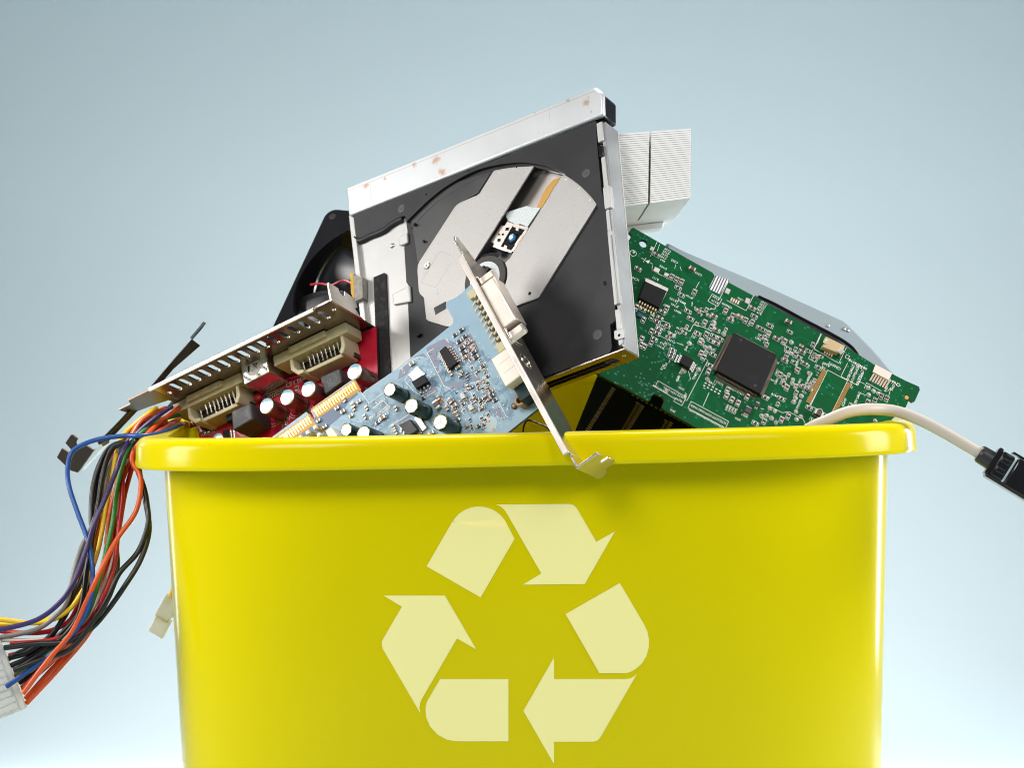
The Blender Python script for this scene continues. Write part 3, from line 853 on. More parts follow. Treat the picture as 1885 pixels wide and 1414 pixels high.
    m = MB(); q4 = F.p(c4([(1500, 455), (1510, 442), (1595, 424), (1602, 505), (1525, 530), (1505, 520)]), 3)
    m.prism(q4, 0.5 * U, 4 * U); tb = m.build("bracket_tab", ALU, root, bevel=0.0002)
    x, y = F.l(*c4([(1547, 486)])[0], 4); m = MB(); m.disc(x, y, 3 * U, 4.3 * U); m.build("tab_hole", GLOSSB, tb, smooth=False)

    # bezel: metal-faced bar along the top with a black inside
    bz = F.p([(637, 347), (1098, 160), (1110, 170), (1110, 210), (1100, 214), (642, 397)], 6)
    spots(BEZ, [(*F.l(x, y, 6), 6 * U, r * U) for x, y, r in ((1080, 186, 17), (1045, 184, 11), (709, 329, 7), (675, 341, 13), (803, 293, 18), (762, 303, 12), (815, 318, 20), (1088, 205, 7), (985, 207, 4), (725, 290, 5))], lin(176, 118, 40))
    m = MB(); m.prism(bz, -6 * U, 6 * U); m.build("bezel", BEZ, root, bevel=0.0009, seg=3)
    c = Vector((sum(p[0] for p in bz) / 6, sum(p[1] for p in bz) / 6))
    m = MB(); m.prism([tuple(c + (Vector(p) - c) * 0.985) for p in bz], -52 * U, -6.3 * U); m.build("bezel_inside", GLOSSB, root, bevel=0.0008, seg=3)
    m = MB(); m.line(*F.p([(643, 350.5), (1094, 167)], 6), 0.7 * U, 6.12 * U); m.build("bezel_seam", mat("seam_stain", lin(150, 124, 96), 0.6), root, smooth=False)
    for ln in ([(1010, 192), (1013, 228)], [(682, 340), (683, 366)]):
        m = MB(); m.poly_line(F.p(ln, 6), 0.7 * U, 6.15 * U); m.build("bezel_scratch", mat("scratch", (0.4, 0.4, 0.42), 0.5), root, smooth=False)


disc_drive()


# ------------------------------------------------------------------ light blue card with silver bracket (front of the heap)
def blue_card():
    F = Frame(930, 800, 120, -0.571, -0.31, 0.848, -0.53)
    # turn the frame so that local y runs exactly up along the bracket
    a = Vector(F.l(860, 490, 70)); b = Vector(F.l(1045, 835, 70))
    w = (a - b).normalized()                      # up along the bracket, in the old local axes
    F.M = F.M @ Matrix.Rotation(math.atan2(-w.x, w.y), 4, 'Z'); F.I = F.M.inverted()
    root = thing("expansion_card", "light blue circuit card with green capacitors and silver bracket, over the front rim", "circuit board", F.M)
    c3 = lambda pts: crop(pts, 630, 520)
    c5 = lambda pts: crop(pts, 300, 560)
    KS[root.name] = 1.08
    xb = F.l(862, 505, 70)[0] + 4 * U             # the bracket's plane
    yb = F.l(1045, 835, 70)[1]; yt = F.l(840, 476, 70)[1]
    out = F.p([(838, 548), (822, 556), (820.5, 563), (835, 588), (834, 595), (824, 604), (732, 678), (672, 719), (666, 725), (662, 722), (656, 708), (651, 697), (576, 750), (572, 756), (580, 772), (575, 775), (568, 762), (564, 758), (502, 804), (470, 842), (870, 842), (930, 800), (983, 758)])
    yr0 = F.l(983, 758)[1]
    out += [(xb - 1 * U, yr0 + 2 * U), (xb - 1 * U, F.l(838, 548)[1] + 6 * U), F.l(846, 543)]
    m = MB(); m.prism(out, -8 * U, 0, 1, top=0); m.f, m.m = m.f, m.m
    board = m.build("board", [BLUEP, mat("blue_board_edge", lin(96, 104, 100), 0.6)], root, smooth=False)
    # bare areas without copper
    for pg in ([(775, 600), (930, 520), (1010, 540), (1030, 590), (980, 580), (900, 610), (880, 650), (870, 700), (900, 850), (960, 935), (1120, 905), (1115, 950), (1060, 972), (930, 945), (880, 850), (835, 745), (780, 645)],
               [(512, 892), (535, 800), (600, 752), (640, 770), (600, 840), (560, 870)],
               [(760, 968), (860, 958), (885, 1000), (800, 1045)], [(1372, 1185), (1450, 1150), (1490, 1280), (1440, 1230)],
               [(1040, 560), (1180, 470), (1260, 620), (1190, 760), (1110, 700)], [(600, 700), (650, 690), (745, 650), (780, 690), (700, 680)],
               [(1190, 860), (1240, 840), (1290, 930), (1230, 970)], [(500, 1290), (640, 1210), (650, 1230), (520, 1310)], [(1285, 1020), (1340, 990), (1420, 1090), (1340, 1110)]):
        m = MB(); m.prism(F.p(c3(pg)), 0.05 * U, 0.25 * U); m.build("bare_patch", BLUEG, root, smooth=False)
    m = MB(); m.prism(F.p([(580, 768), (650, 712), (660, 726), (640, 742), (628, 766), (600, 790), (590, 800), (560, 806), (540, 806), (560, 792)]), 0.05 * U, 0.25 * U); m.build("bare_patch", mat("bare_slate", lin(92, 112, 140), 0.45), root, smooth=False)

    # gold fingers
    for (a0, a1, nn) in (((1374, 968), (1752, 705), 17), ((1040, 1232), (1335, 1020), 13)):
        (x0, y0), (x1, y1) = c5([a0, a1])
        d = Vector((x1 - x0, y1 - y0)); n_ = Vector((-d.y, d.x)).normalized()
        if n_.y < 0: n_ = -n_
        g = MB(); g.prism(F.p([(x0 - 2, y0 - 1), (x1 + 3, y1 - 2), (x1 + 3 + n_.x * 20, y1 + n_.y * 20), (x0 - 2 + n_.x * 20, y0 + n_.y * 20)]), .05 * U, .3 * U); g.build("finger_band", GOLDB, root, smooth=False)
        for i in range(nn):
            p = Vector((x0, y0)) + d * ((i + .15) / nn); q = Vector((x0, y0)) + d * ((i + .82) / nn)
            m = MB()
            k0, k1, k2 = 1.5, 8.5, 16
            m.prism(F.p([p + n_ * k0, q + n_ * k0, q + n_ * k1, (p + q) / 2 + n_ * (k1 + .2) + d.normalized() * .4, q * .65 + p * .35 + n_ * k2, p + n_ * k2, p + n_ * (k1 + 1)]), .3 * U, .6 * U)
            m.build("contact_finger", GOLD, root, smooth=False)

    # bracket: plate standing on the card's end, lip along the front edge, tongue and bent foot
    mpb = lambda y, z, t: (xb + t, y, z)
    T = 4.5 * U
    ytip = F.l(818, 446, 55)[1]
    plate = [(yb, -20 * U), (yb, 69 * U), (yt, 69 * U), (yt + 6 * U, 60 * U), (yt + 22 * U, 60 * U), (ytip - 16 * U, 62 * U), (ytip, 50 * U), (ytip, 40 * U), (yt + 20 * U, 16 * U), (yt + 5 * U, 8 * U), (yt, -20 * U)]
    hole = [(F.l(960, 672, 30)[1] + 15 * U * math.cos(t * math.pi / 8), 32 * U + 15 * U * math.sin(t * math.pi / 8)) for t in range(16)]
    m = MB(); m.prism(plate, 0, T, holes=[hole], mp=mpb); br = m.build("bracket", NICK, root, bevel=0.00012)
    m = MB(); mp2 = lambda y, t, z: (xb + t, y, z)
    m.prism([(yb + 1 * U, -8 * U), (yb + 1 * U, 4.4 * U), (yt - 1 * U, 4.4 * U), (yt - 1 * U, -8 * U)], 66 * U, 71 * U, mp=mp2); m.build("bracket_lip", mat("bracket_lip_nickel", (0.66, 0.60, 0.55), 0.38, 0.8, 0.15, 90, 0.03), br, bevel=0.0004, seg=3)
    yf = F.l(1063, 857, 62)[1]
    m = MB(); m.prism([(yb + .5 * U, -14 * U), (yb + .5 * U, 60 * U), (yb - 10 * U, 62 * U), (yf - 3 * U, 62 * U), (yf - 3 * U, -14 * U)], 0, T, mp=mpb); m.build("bracket_end", NICK, br, bevel=0.0001)
    mp3 = lambda x, z, t: (x, yf + t, z)
    foot = [(xb + .2 * U, 62 * U), (xb + 50 * U, 62 * U), (xb + 50 * U, 36 * U), (xb + 36 * U, 32 * U), (xb + 36 * U, 22 * U), (xb + 52 * U, 20 * U), (xb + 54 * U, -4 * U), (xb + 44 * U, -14 * U), (xb + 30 * U, -12 * U), (xb + 24 * U, -26 * U), (xb + 12 * U, -34 * U), (xb + .2 * U, -34 * U)]
    m = MB(); m.prism(foot, -4.5 * U, 0, mp=mp3); m.build("bracket_foot", NICK, br, bevel=0.0002)
    # ring of the round socket on the outer face
    m = MB(); cy_ = F.l(960, 672, 30)[1]; mpr = lambda p, q, t: (xb + t, cy_ + p, 32 * U + q)
    m.lathe(0, 0, [(15 * U, -10 * U), (15 * U, 5.5 * U), (17.5 * U, 5.5 * U), (17.5 * U, 4 * U)], 28, mp=mpr, cap=False); m.build("socket_ring", NICK, root)
    m = MB(); m.lathe(0, 0, [(14.5 * U, -12 * U), (14 * U, 1 * U), (13 * U, 2 * U)], 24, mp=mpr); m.build("round_socket", GLOSSB, root)

    # shielded display socket outside the bracket, with hex nuts
    y0 = F.l(873, 537, 62)[1]; y1 = F.l(918, 612, 62)[1]
    m = MB(); m.box(xb + T + 2 * U, (y0 + y1) / 2, 4 * U, (y0 - y1) + 50 * U, 8 * U, 62 * U); m.build("socket_flange", NICK, root, bevel=0.0004)
    m = MB()
    prof = [(xb + T, 64 * U), (xb + T + 30 * U, 64 * U), (xb + T + 33 * U, 61 * U), (xb + T + 33 * U, 22 * U), (xb + T + 30 * U, 20 * U), (xb + T, 20 * U)]
    m.prism(prof, y1, y0, mp=lambda x, z, y: (x, y, z)); m.build("display_socket", mat("socket_nickel", (0.78, 0.70, 0.62), 0.36, 0.85, 0.05, 60), root, bevel=0.0007, seg=3)
    for yy in (y0 + 15 * U, y1 - 15 * U):
        m = MB(); mph = lambda p, q, t: (xb + t, yy + p, 44 * U + q)
        m.lathe(0, 0, [(12.5 * U, T), (12.5 * U, T + 30 * U), (10 * U, T + 33 * U)], 6, mp=mph); m.build("hex_nut", mat("socket_nickel", (0.78, 0.70, 0.62), 0.36, 0.85, 0.05, 60), root, smooth=False)

    # nylon body of the display socket on the card side
    ya = F.l(838, 552, 30)[1]; yc = F.l(905, 655, 30)[1]
    m = MB(); m.box(xb - 9 * U, (ya + yc) / 2, 17 * U, ya - yc, 0, 40 * U); m.build("socket_body", BEIGE, root, bevel=0.0004)
    m = MB(); m.box(xb - 27 * U, (ya + yc) / 2, 22 * U, (ya - yc) * 0.92, 0, 6 * U); m.build("pin_shadow_strip", mat("socket_shade", lin(58, 54, 38), 0.5), root, bevel=0.0002)  # dark slab standing for the shadow behind the pins
    m = MB(); m.box(xb - 24 * U, ya - 9 * U, 30 * U, 18 * U, 0, 26 * U); m.build("socket_shoulder", BEIGE, root, bevel=0.0004)
    m = MB(); m.box(xb - 22 * U, yc + 2 * U, 28 * U, 20 * U, 0, 34 * U); m.build("socket_shoulder", BEIGE, root, bevel=0.0004)
    n_ = 9
    pp = None
    for i in range(n_):
        y = ya - 22 * U - (ya - yc - 44 * U) * i / (n_ - 1)
        for off, ln, z in ((-20, 18, 34), (-36, 14, 20)):
            if pp is None:
                m = MB(); m.box(0, 0, 17 * U, 4.2 * U, -1.5 * U, 1.5 * U); pp = m.build("socket_pin", mat("pale_gold", (0.90, 0.80, 0.62), 0.35, 0.5), root, smooth=False); c = pp
            else: c = copy_part(pp, root, 0, 0)
            c.location = (xb + off * U, y - (5 * U if z == 20 else 0), z * U); c.rotation_euler = (0, R(-34), 0)

    # cream round-socket housing and audio jack
    yq0 = F.l(918, 652, 58)[1]; yq1 = F.l(950, 699, 58)[1]
    m = MB(); m.box(xb - 24 * U, (yq0 + yq1) / 2, 46 * U, yq0 - yq1, 0, 60 * U); h = m.build("socket_housing", CREAM, root, bevel=0.0004)
    m = MB()
    for k in (.3, .62):
        yy = yq0 + (yq1 - yq0) * k
        m.line((xb - 36 * U, yy), (xb - 10 * U, yy), .8 * U, 60.2 * U)
    m.build("moulding_line", mat("mould_shadow", (0.5, 0.45, 0.42), 0.6), h, smooth=False)
    m = MB(); m.box(xb - 22 * U, yq1 - 16 * U, 42 * U, 32 * U, 0, 36 * U); m.build("housing_shade_block", mat("housing_shade", lin(20, 44, 48), 0.3), root, bevel=0.0004)  # dark block painting in the shaded lower side of the housing
    jx, jy = F.l(957, 737, 20)
    m = MB(); mpj = lambda p, q, t: (jx + t, jy + p, 20 * U + q)
    m.lathe(jx, jy, [(12 * U, 0), (12 * U, 20 * U), (10 * U, 22 * U), (7 * U, 22 * U), (7 * U, 8 * U)], 20); m.build("jack_collar", mat("jack_tan", lin(176, 140, 100), 0.35, 0.3), root)
    x, y = F.l(945, 747, 6); m = MB(); m.lathe(x, y, [(6 * U, 0), (6 * U, 4 * U), (4 * U, 5 * U), (1.6 * U, 7 * U)], 14, mis=[0, 0, 1]); m.build("solder_post", [BROWN, TIN], root)

    # capacitors
    for px, py, r in ((717, 717, 13.5), (757, 747, 15), (810, 777, 15.5), (637, 791, 13), (669, 797, 14.5)):
        electrolytic(root, F, px, py, r, 52, CAPG, CAPT)
    # regulators
    for tab, body, legs in (([(752, 690), (768, 674), (783, 688), (764, 706)], [(757, 703), (778, 690), (787, 703), (766, 716)], 3), ([(762, 770), (770, 764), (786, 788), (778, 795)], [(734, 782), (754, 772), (768, 792), (750, 803)], 0)):
        m = MB(); m.prism(F.p(tab, 3), 0.3 * U, 4 * U); tb = m.build("heat_tab", TIN, root, bevel=0.0001)
        soic(root, F, body, 14, 3, 'b' if legs else 'l', name="regulator", lw=4, ll=9, body=CHIPG if not legs else CHIPM)
    soic(root, F, [(808, 646), (819, 637), (841, 668), (826, 680)], 11, 7, 'rl', mat("copper_lead", (0.80, 0.62, 0.50), 0.3, 0.9), ll=7, body=CHIPM)
    for cx, cy in ((851, 730), (866, 751)):
        soic(root, F, [(cx - 6, cy - 2), (cx + 2, cy - 7), (cx + 7, cy + 1), (cx - 1, cy + 6)], 8, 3, 'tb', name="small_chip", body=mat("pale_chip", lin(196, 198, 196), 0.35, 0.3), ll=5, lw=3)
    # resistors and capacitors seen one by one
    up = 0.0
    for x, y in c3([(1040, 485), (1100, 440), (1130, 500), (1080, 545), (1160, 545), (1125, 650), (1215, 645), (1235, 690), (1110, 605), (1410, 1085), (1380, 1045), (330, 1290), (740, 1030), (750, 1070), (1065, 1270), (1330, 1070)]):
        lx, ly = F.l(x, y); smd('res', root, lx, ly, random.choice((0, 0, math.pi / 2)) + .02, random.uniform(1.1, 1.5))
    for x, y in c3([(650, 750), (1070, 782), (1005, 840), (890, 1065), (500, 1165), (380, 1248), (215, 1240), (110, 1130), (160, 1100), (15, 1190), (1060, 1215), (1040, 1140), (1030, 1185), (1000, 1095), (970, 1160), (830, 1390), (480, 1335), (500, 1380), (720, 1390)]):
        lx, ly = F.l(x, y); smd('capt', root, lx, ly, random.choice((0, math.pi / 2)), random.uniform(.8, 1.05))
    lx, ly = F.l(*c3([(885, 1132)])[0]); smd('cap', root, lx, ly, math.pi * .5, 1.25)
    m = MB(); m.ring(lx + 4 * U, ly + 4 * U, 3 * U, 10 * U, .3 * U, 0, 12, -.6, 1.6); m.build("orange_arc", mat("orange_tone", lin(200, 130, 50), 0.3), root, smooth=False)  # flat orange arc beside the large ceramic capacitor
    for px, py in ((635, 737), (652, 753), (622, 752), (648, 766), (600, 786), (676, 752), (588, 775)):
        lx, ly = F.l(px, py); smd('capt', root, lx, ly, random.choice((0, math.pi / 2)), .8)
    s = MB(); zz = .45 * U
    rnd = random.Random(3)
    keep = c3([(1000, 480), (1180, 480), (1300, 740), (1420, 1080), (1300, 1340), (1120, 1380), (1000, 1150), (850, 1090), (1150, 980), (1080, 900), (1120, 760)])
    k = 0
    while k < 62:
        px, py = rnd.uniform(790, 925), rnd.uniform(610, 798)
        if not pin(px, py, keep): continue
        lx, ly = F.l(px, py); vt = rnd.random() < .5; sc_ = rnd.uniform(.6, .95)
        smd(rnd.choice(('res', 'capb', 'capt', 'res')), root, lx, ly, math.pi / 2 if vt else 0, sc_); k += 1
        if rnd.random() < .6:
            w_, l_ = (4.6, 8) if vt else (8, 4.6)
            s.poly_line([(lx + a * w_ * sc_ * U, ly + b * l_ * sc_ * U) for a, b in ((-1, -1), (1, -1), (1, 1), (-1, 1))], .9 * U, zz, closed=True)
    traces(root, F, [(830, 560), (850, 560), (975, 758), (930, 798), (600, 798), (590, 770), (740, 684), (826, 606)], 210, BLUT, 32, w=1.0)
    scatter_holes(root, F, [(830, 590), (850, 570), (960, 755), (925, 797), (640, 797), (690, 730), (790, 660)], 150, 1.3, .5, mat("dull_pad", (0.62, 0.61, 0.60), 0.4, 0.5), name="solder_dots", seed=77)
    scatter_holes(root, F, [(830, 600), (860, 600), (950, 760), (920, 795), (600, 800), (640, 760), (740, 690)], 170, 1.0, .35, VIAD, seed=4)
    # silkscreen
    for pg in ([(250, 1110), (165, 1000)], [(240, 1120), (370, 1020)], [(280, 1160), (380, 1085), (420, 1130), (320, 1210)], [(500, 1290), (640, 1195)], [(610, 850), (575, 905), (660, 1000), (720, 1040)], [(780, 640), (890, 860), (935, 950), (1010, 990)], [(1180, 930), (1290, 900), (1330, 980)], [(1440, 1100), (1510, 1230)], [(520, 800), (620, 720), (700, 690), (750, 690)], [(430, 1330), (520, 1260)], [(1180, 1010), (1240, 1100), (1200, 1150)], [(960, 520), (985, 555)], [(790, 640), (840, 610)], [(300, 1250), (400, 1180)], [(760, 1060), (860, 1000)]):
        s.poly_line(F.p(c3(pg)), 1.0 * U, zz)
    for x, y in c3([(300, 1150), (330, 1125), (355, 1100), (380, 1080), (395, 1165), (365, 1195), (335, 1220), (425, 1150), (270, 1250), (290, 1225)]):
        lx, ly = F.l(x, y); s.poly_line([(lx + a * U, ly + b * U) for a, b in ((-3, -2), (3, -2), (3, 2), (-3, 2))], .9 * U, zz, closed=True)
    for t, (x, y), sz in (("C 15", c3([(580, 830)])[0], 7), ("R21", c3([(700, 1220)])[0], 6), ("U3", c3([(980, 540)])[0], 6), ("C34", c3([(430, 1190)])[0], 6)):
        lx, ly = F.l(x, y); s.text(t, lx, ly, sz * U, R(90), zz)
    s.build("silkscreen", SILK, root, smooth=False)
    x, y = F.l(902, 781); m = MB(); m.disc(x, y, 16 * U, .4 * U, 0, 28); pd = m.build("printed_disc", mat("pale_print", lin(176, 200, 214), 0.5), root, smooth=False)
    for p_ in ((900, 775), (907, 789)):
        x, y = F.l(*p_); m = MB(); m.lathe(x, y, [(3.2 * U, .3 * U), (3 * U, 1.2 * U), (1.4 * U, 1.4 * U)], 12); m.build("solder_pad", ORNG, pd)
    # pin header at the front edge
    for i, (px, py) in enumerate(c5([(1395, 1130), (1328, 1178), (1430, 1200), (1258, 1224)])):
        lx, ly = F.l(px, py, 34); m = MB(); m.box(lx, ly, 8 * U, 8 * U, 4 * U, 27 * U); m.box(lx, ly, 8.6 * U, 8.6 * U, 27 * U, 34 * U, 1, cham=1 * U); m.build("header_pin", [GOLD, CREAM], root, smooth=False)
    m = MB(); m.prism(F.p(c5([(1490, 1165), (1545, 1130), (1605, 1205), (1590, 1250), (1545, 1270)]), 30), 0, 30 * U); m.build("header_housing", CREAM, root, bevel=0.0003)


blue_card()


# ------------------------------------------------------------------ red graphics card with its vented bracket
def red_card():
    F = Frame(650, 640, 480, -0.73, -0.45, 0.92, -0.38)
    root = thing("graphics_card", "red circuit card with beige sockets and wide vented metal bracket, left side of the heap", "circuit board", F.M)
    c5 = lambda pts: crop(pts, 300, 560)
    KS[root.name] = 1.2
    HB = 150
    q_ = HB / 178
    # bracket plane: passes through the bright front edge
    e0 = Vector(F.l(337, 689, HB)); e1 = Vector(F.l(590, 566, HB)); w = (e1 - e0).normalized()
    F.M = F.M @ Matrix.Rotation(math.atan2(w.y, w.x), 4, 'Z'); F.I = F.M.inverted(); root.matrix_world = F.M
    yb = F.l(337, 689, HB)[1]; x0 = F.l(270, 681, HB)[0]; x1 = F.l(578, 572, HB)[0]
    xe = F.l(608, 548, HB)[0]
    pr = Vector(F.l(655, 660))
    out = F.p([(332, 751), (335, 791), (361, 782), (369, 812), (372, 850), (700, 850), (700, 640)])
    out = [(out[0][0], yb - 4 * U)] + out[:-1] + [(out[-1][0], yb - 4 * U)]
    m = MB(); m.prism(out, -8 * U, 0, 1, top=0); m.build("board", [REDP, mat("red_board_edge", lin(60, 30, 34), 0.6)], root, smooth=False)
    for pg in ([(340, 1130), (560, 1050), (640, 1150), (760, 1240), (380, 1250)], [(1010, 1090), (1180, 1010), (1310, 1040), (1100, 1180)], [(850, 830), (890, 820), (910, 870), (860, 910)]):
        m = MB(); m.prism(F.p(c5(pg)), .05 * U, .25 * U); m.build("copper_area", REDL, root, smooth=False)
    # bracket plate with vents
    mpb = lambda x, z, t: (x, yb + t, z)
    T = 5 * U
    xs = x0 + 9 * U
    plate = [(xs, HB * U), (x1, HB * U), (x1 + 8 * U, (HB + 5) * U), (xe, (HB + 5) * U), (xe, -14 * U), (xs, -14 * U)]
    tongue = [(xs - .2 * U, HB * U), (xs - .2 * U, 0)] + [(x0 + px_ * U, pz_ * q_ * U) for px_, pz_ in (
        (-2, 14), (-26, 40), (-32, 66), (-2, 82), (-2, 98), (-42, 108), (-84, 116), (-98, 136), (-100, 158), (-66, 158), (-58, 178))]
    holes = []
    nv = 18
    for i in range(nv):
        cx = x0 + 20 * U + (xe - x0 - 34 * U) * i / (nv - 1)
        z1, z0_ = (HB - 12) * U, (HB - 52) * U
        if i == 0: z0_, z1 = (HB - 48) * U, (HB - 36) * U
        if i == nv - 1: z0_, z1 = (HB - 34) * U, (HB - 22) * U
        hw = 7.0 * U
        wav = lambda t: 1.6 * U * math.sin(t * 6.283)
        rp = [(cx + hw * math.cos(R(180 + 180 * j / 6)), z0_ + hw + hw * math.sin(R(180 + 180 * j / 6))) for j in range(7)]
        rq = [(cx + hw * math.cos(R(180 * j / 6)), z1 - hw + hw * math.sin(R(180 * j / 6))) for j in range(7)]
        holes.append(rp + rq)
    m = MB(); m.prism(plate, 0, T, holes=holes, mp=mpb); br = m.build("bracket", mat("bracket_nickel", (0.30, 0.255, 0.21), 0.26, 1, 0.12, 60, 0.04), root, bevel=0.0001)
    m = MB(); m.prism(tongue, .2 * U, T - .2 * U, mp=mpb); m.build("bracket_tongue", mat("dark_reflection_nickel", (0.15, 0.11, 0.085), 0.36, 1, 0.25, 60, 0.05), br, bevel=0.0001)  # tongue coloured darker than the plate to stand for its dark reflections
    m = MB(); m.box((x0 + x1) / 2, yb + T / 2 - 1 * U, x1 - x0, T + 6 * U, (HB - 1) * U, (HB + 3) * U); m.build("bracket_lip", mat("bracket_lip_tan", (0.60, 0.52, 0.45), 0.38, 0.85), br, bevel=0.0004, seg=3)
    # bent ear at the right end, with its screw notch
    mpe = lambda y, z, t: (xe + t, yb + y, z)
    ear = [(0, (HB + 5) * U), (44 * U, (HB + 5) * U), (44 * U, (HB - 30) * U), (34 * U, (HB - 34) * U), (30 * U, (HB - 42) * U), (34 * U, (HB - 50) * U), (46 * U, (HB - 54) * U), (42 * U, (HB - 92) * U), (24 * U, (HB - 96) * U), (16 * U, (HB - 84) * U), (6 * U, (HB - 96) * U), (0, (HB - 110) * U)]
    m = MB(); m.prism(ear, 0, 5 * U, mp=mpe); m.build("bracket_ear", NICK, br, bevel=0.0001)

    # two video sockets
    def dvi(pl, pr_):
        xa = F.l(*pl, 62)[0]; xc = F.l(*pr_, 62)[0]; L = xc - xa
        t = MB()
        sock = None
        fl = [(xa, 0), (xc, 0), (xc, -24 * U), (xa, -24 * U)]
        m = MB(); m.prism([(x, yb - 1 * U + y) for x, y in fl], 6 * U, 62 * U); sock = m.build("video_socket", BEIGE, root, bevel=0.0004)
        m = MB(); m.prism([(xa + .24 * L, yb - 2 * U), (xa + .74 * L, yb - 2 * U), (xa + .74 * L, yb - 16 * U), (xa + .24 * L, yb - 16 * U)], 60 * U, 70 * U); m.build("socket_ridge", BEIGE, sock, bevel=0.0003)
        ya, yc = yb - 24 * U, yb - 62 * U
        xl, xr = xa + .2 * L, xa + .92 * L
        m = MB(); m.prism([(xl, ya + 1 * U), (xr, ya + 1 * U), (xr, yc), (xl, yc)], 0, 22 * U); m.build("socket_floor", mat("socket_shade", lin(58, 54, 38), 0.5), sock, smooth=False)  # cavity floor coloured dark for the shade inside the socket
        m = MB(); m.prism([(xl, ya + 1 * U), (xl + 8 * U, ya + 1 * U), (xl + 9 * U, yc + 18 * U), (xl + 16 * U, yc + 6 * U), (xl + .16 * L, yc + 2 * U), (xl + .16 * L, yc - 6 * U), (xl + 16 * U, yc - 6 * U), (xl, yc + 12 * U)], 0, 60 * U); m.build("socket_wall", BEIGE, sock, bevel=0.0004)
        m = MB(); m.prism([(xr, ya + 1 * U), (xr - 7 * U, ya + 1 * U), (xr - 8 * U, yc + 16 * U), (xr - 14 * U, yc + 4 * U), (xr - 14 * U, yc - 4 * U), (xr - 6 * U, yc - 2 * U), (xr + 1 * U, yc + 12 * U)], 0, 58 * U); m.build("socket_wall", BEIGE, sock, bevel=0.0004)
        m = MB(); m.prism([(xl + .14 * L, yc + 6 * U), (xr - 10 * U, yc + 6 * U), (xr - 10 * U, yc - 3 * U), (xl + .14 * L, yc - 3 * U)], 0, 46 * U); m.build("socket_wall", BEIGE, sock, bevel=0.0004)
        first = None
        for i in range(10):
            x = xl + .10 * L + (xr - xl - .22 * L) * i / 9
            if i in (1,): continue
            if first is None:
                m = MB(); m.prism([(-1.7 * U, 0), (1.7 * U, 0), (1.4 * U, -29 * U), (-1.4 * U, -29 * U)], -1.6 * U, 1.6 * U); first = c = m.build("socket_pin", mat("bright_pin", (0.72, 0.66, 0.55), 0.2, 1), sock, bevel=0.0001)
            else: c = copy_part(first, sock, 0, 0)
            c.location = (x, ya + 1 * U, (48 if i > 1 else 40) * U); c.rotation_euler = (R(14), 0, 0)
            if i % 2:
                c = copy_part(first, sock, x + 3 * U, ya + 1 * U, 33 * U); c.rotation_euler = (R(10), 0, 0)
    dvi(c5([(68, 850)])[0], c5([(715, 600)])[0])
    dvi(c5([(1006, 470)])[0], c5([(1690, 210)])[0])
    # metal round-socket can with its printed seal
    q = F.p([(441, 667), (489, 647), (495, 685), (449, 709)], 72)
    m = MB(); m.prism(q, 0, 72 * U); can = m.build("metal_can", mat("bright_can", (0.80, 0.78, 0.74), 0.22, 0.95, 0.06, 60, 0.06), root, bevel=0.0005, seg=3)
    x, y = F.l(466.5, 676, 72); m = MB(); m.lathe(x, y, [(20 * U, 71.5 * U), (20 * U, 72.8 * U), (19.2 * U, 73.2 * U), (5 * U, 73.0 * U)], 32); m.build("seal", mat("seal_metal", (0.74, 0.73, 0.71), 0.5, 0.15), can)
    m = MB(); zz = 73.6 * U
    an = R(-8)
    rot = lambda a, b: (x + (a * math.cos(an) - b * math.sin(an)) * U, y + (a * math.sin(an) + b * math.cos(an)) * U)
    for a, b in (((-2, 9), (14, -9)), ((14, 9), (-2, -9))): m.line(rot(*a), rot(*b), 1.1 * U, zz)
    m.poly_line([rot(*p) for p in ((1, 5), (11, 5), (9.5, -6), (2.5, -6))], .9 * U, zz, closed=True); m.line(rot(0, 6.5), rot(12, 6.5), 1 * U, zz)
    m.face([(*rot(*p), zz) for p in ((-14, 6), (-9.5, 6), (-9.5, -9), (-14, -9))])
    m.build("seal_mark", GLOSSB, can, smooth=False)
    # capacitors, inductors
    for px, py, r in ((490, 747, 15), (528, 731, 15), (567, 716, 15), (652, 684, 15), (400, 809, 12)):
        electrolytic(root, F, px, py, r, 50, CAPR, CAPT, poly=True)
    for quad, h in (([(425, 757), (461, 741), (465, 772), (428, 793)], 68), ([(588, 694), (625, 677), (630, 704), (597, 727)], 44)):
        m = MB(); m.prism(F.p(quad, h), 0, h * U); ind = m.build("inductor", CHIPG, root, bevel=0.0008, seg=3)
        if h == 44:
            x, y = F.l(610, 700, h); m = MB()
            for r in (5, 9, 13): m.ring(x, y, r * U, (r + .8) * U, (h + .2) * U, 0, 22, r * .3, r * .3 + 4.6)
            m.build("coil_mark", mat("coil_grey", (0.12, 0.12, 0.125), 0.4), ind, smooth=False)
    x, y = F.l(*c5([(865, 860)])[0], 20); m = MB(); m.lathe(x, y, [(9 * U, 0), (9 * U, 20 * U), (6 * U, 23 * U)], 18); m.build("fuse", mat("red_plastic", lin(150, 24, 36), 0.3), root)
    soic(root, F, [k2 for k2 in c5([(545, 1165), (595, 1150), (605, 1240), (560, 1250)])], 12, 3, 'r', name="transistor", ll=9, lw=6)
    soic(root, F, c5([(565, 925), (625, 905), (640, 1060), (585, 1085)]), 30, 3, 'l', name="transistor", ll=8, lw=5)
    soic(root, F, c5([(455, 1020), (510, 1000), (512, 1045), (458, 1065)]), 8, 4, 'b', name="chip", ll=5, lw=2.4)
    for (px, py) in c5([(745, 895), (780, 885), (825, 875)]):
        x, y = F.l(px, py); m = MB(); m.box(x, y, 6 * U, 11 * U, 0, 7 * U); m.build("gold_component", GOLD, root, smooth=False)
    # small parts with their printed outlines
    s = MB(); zz = .5 * U
    rnd = random.Random(5)

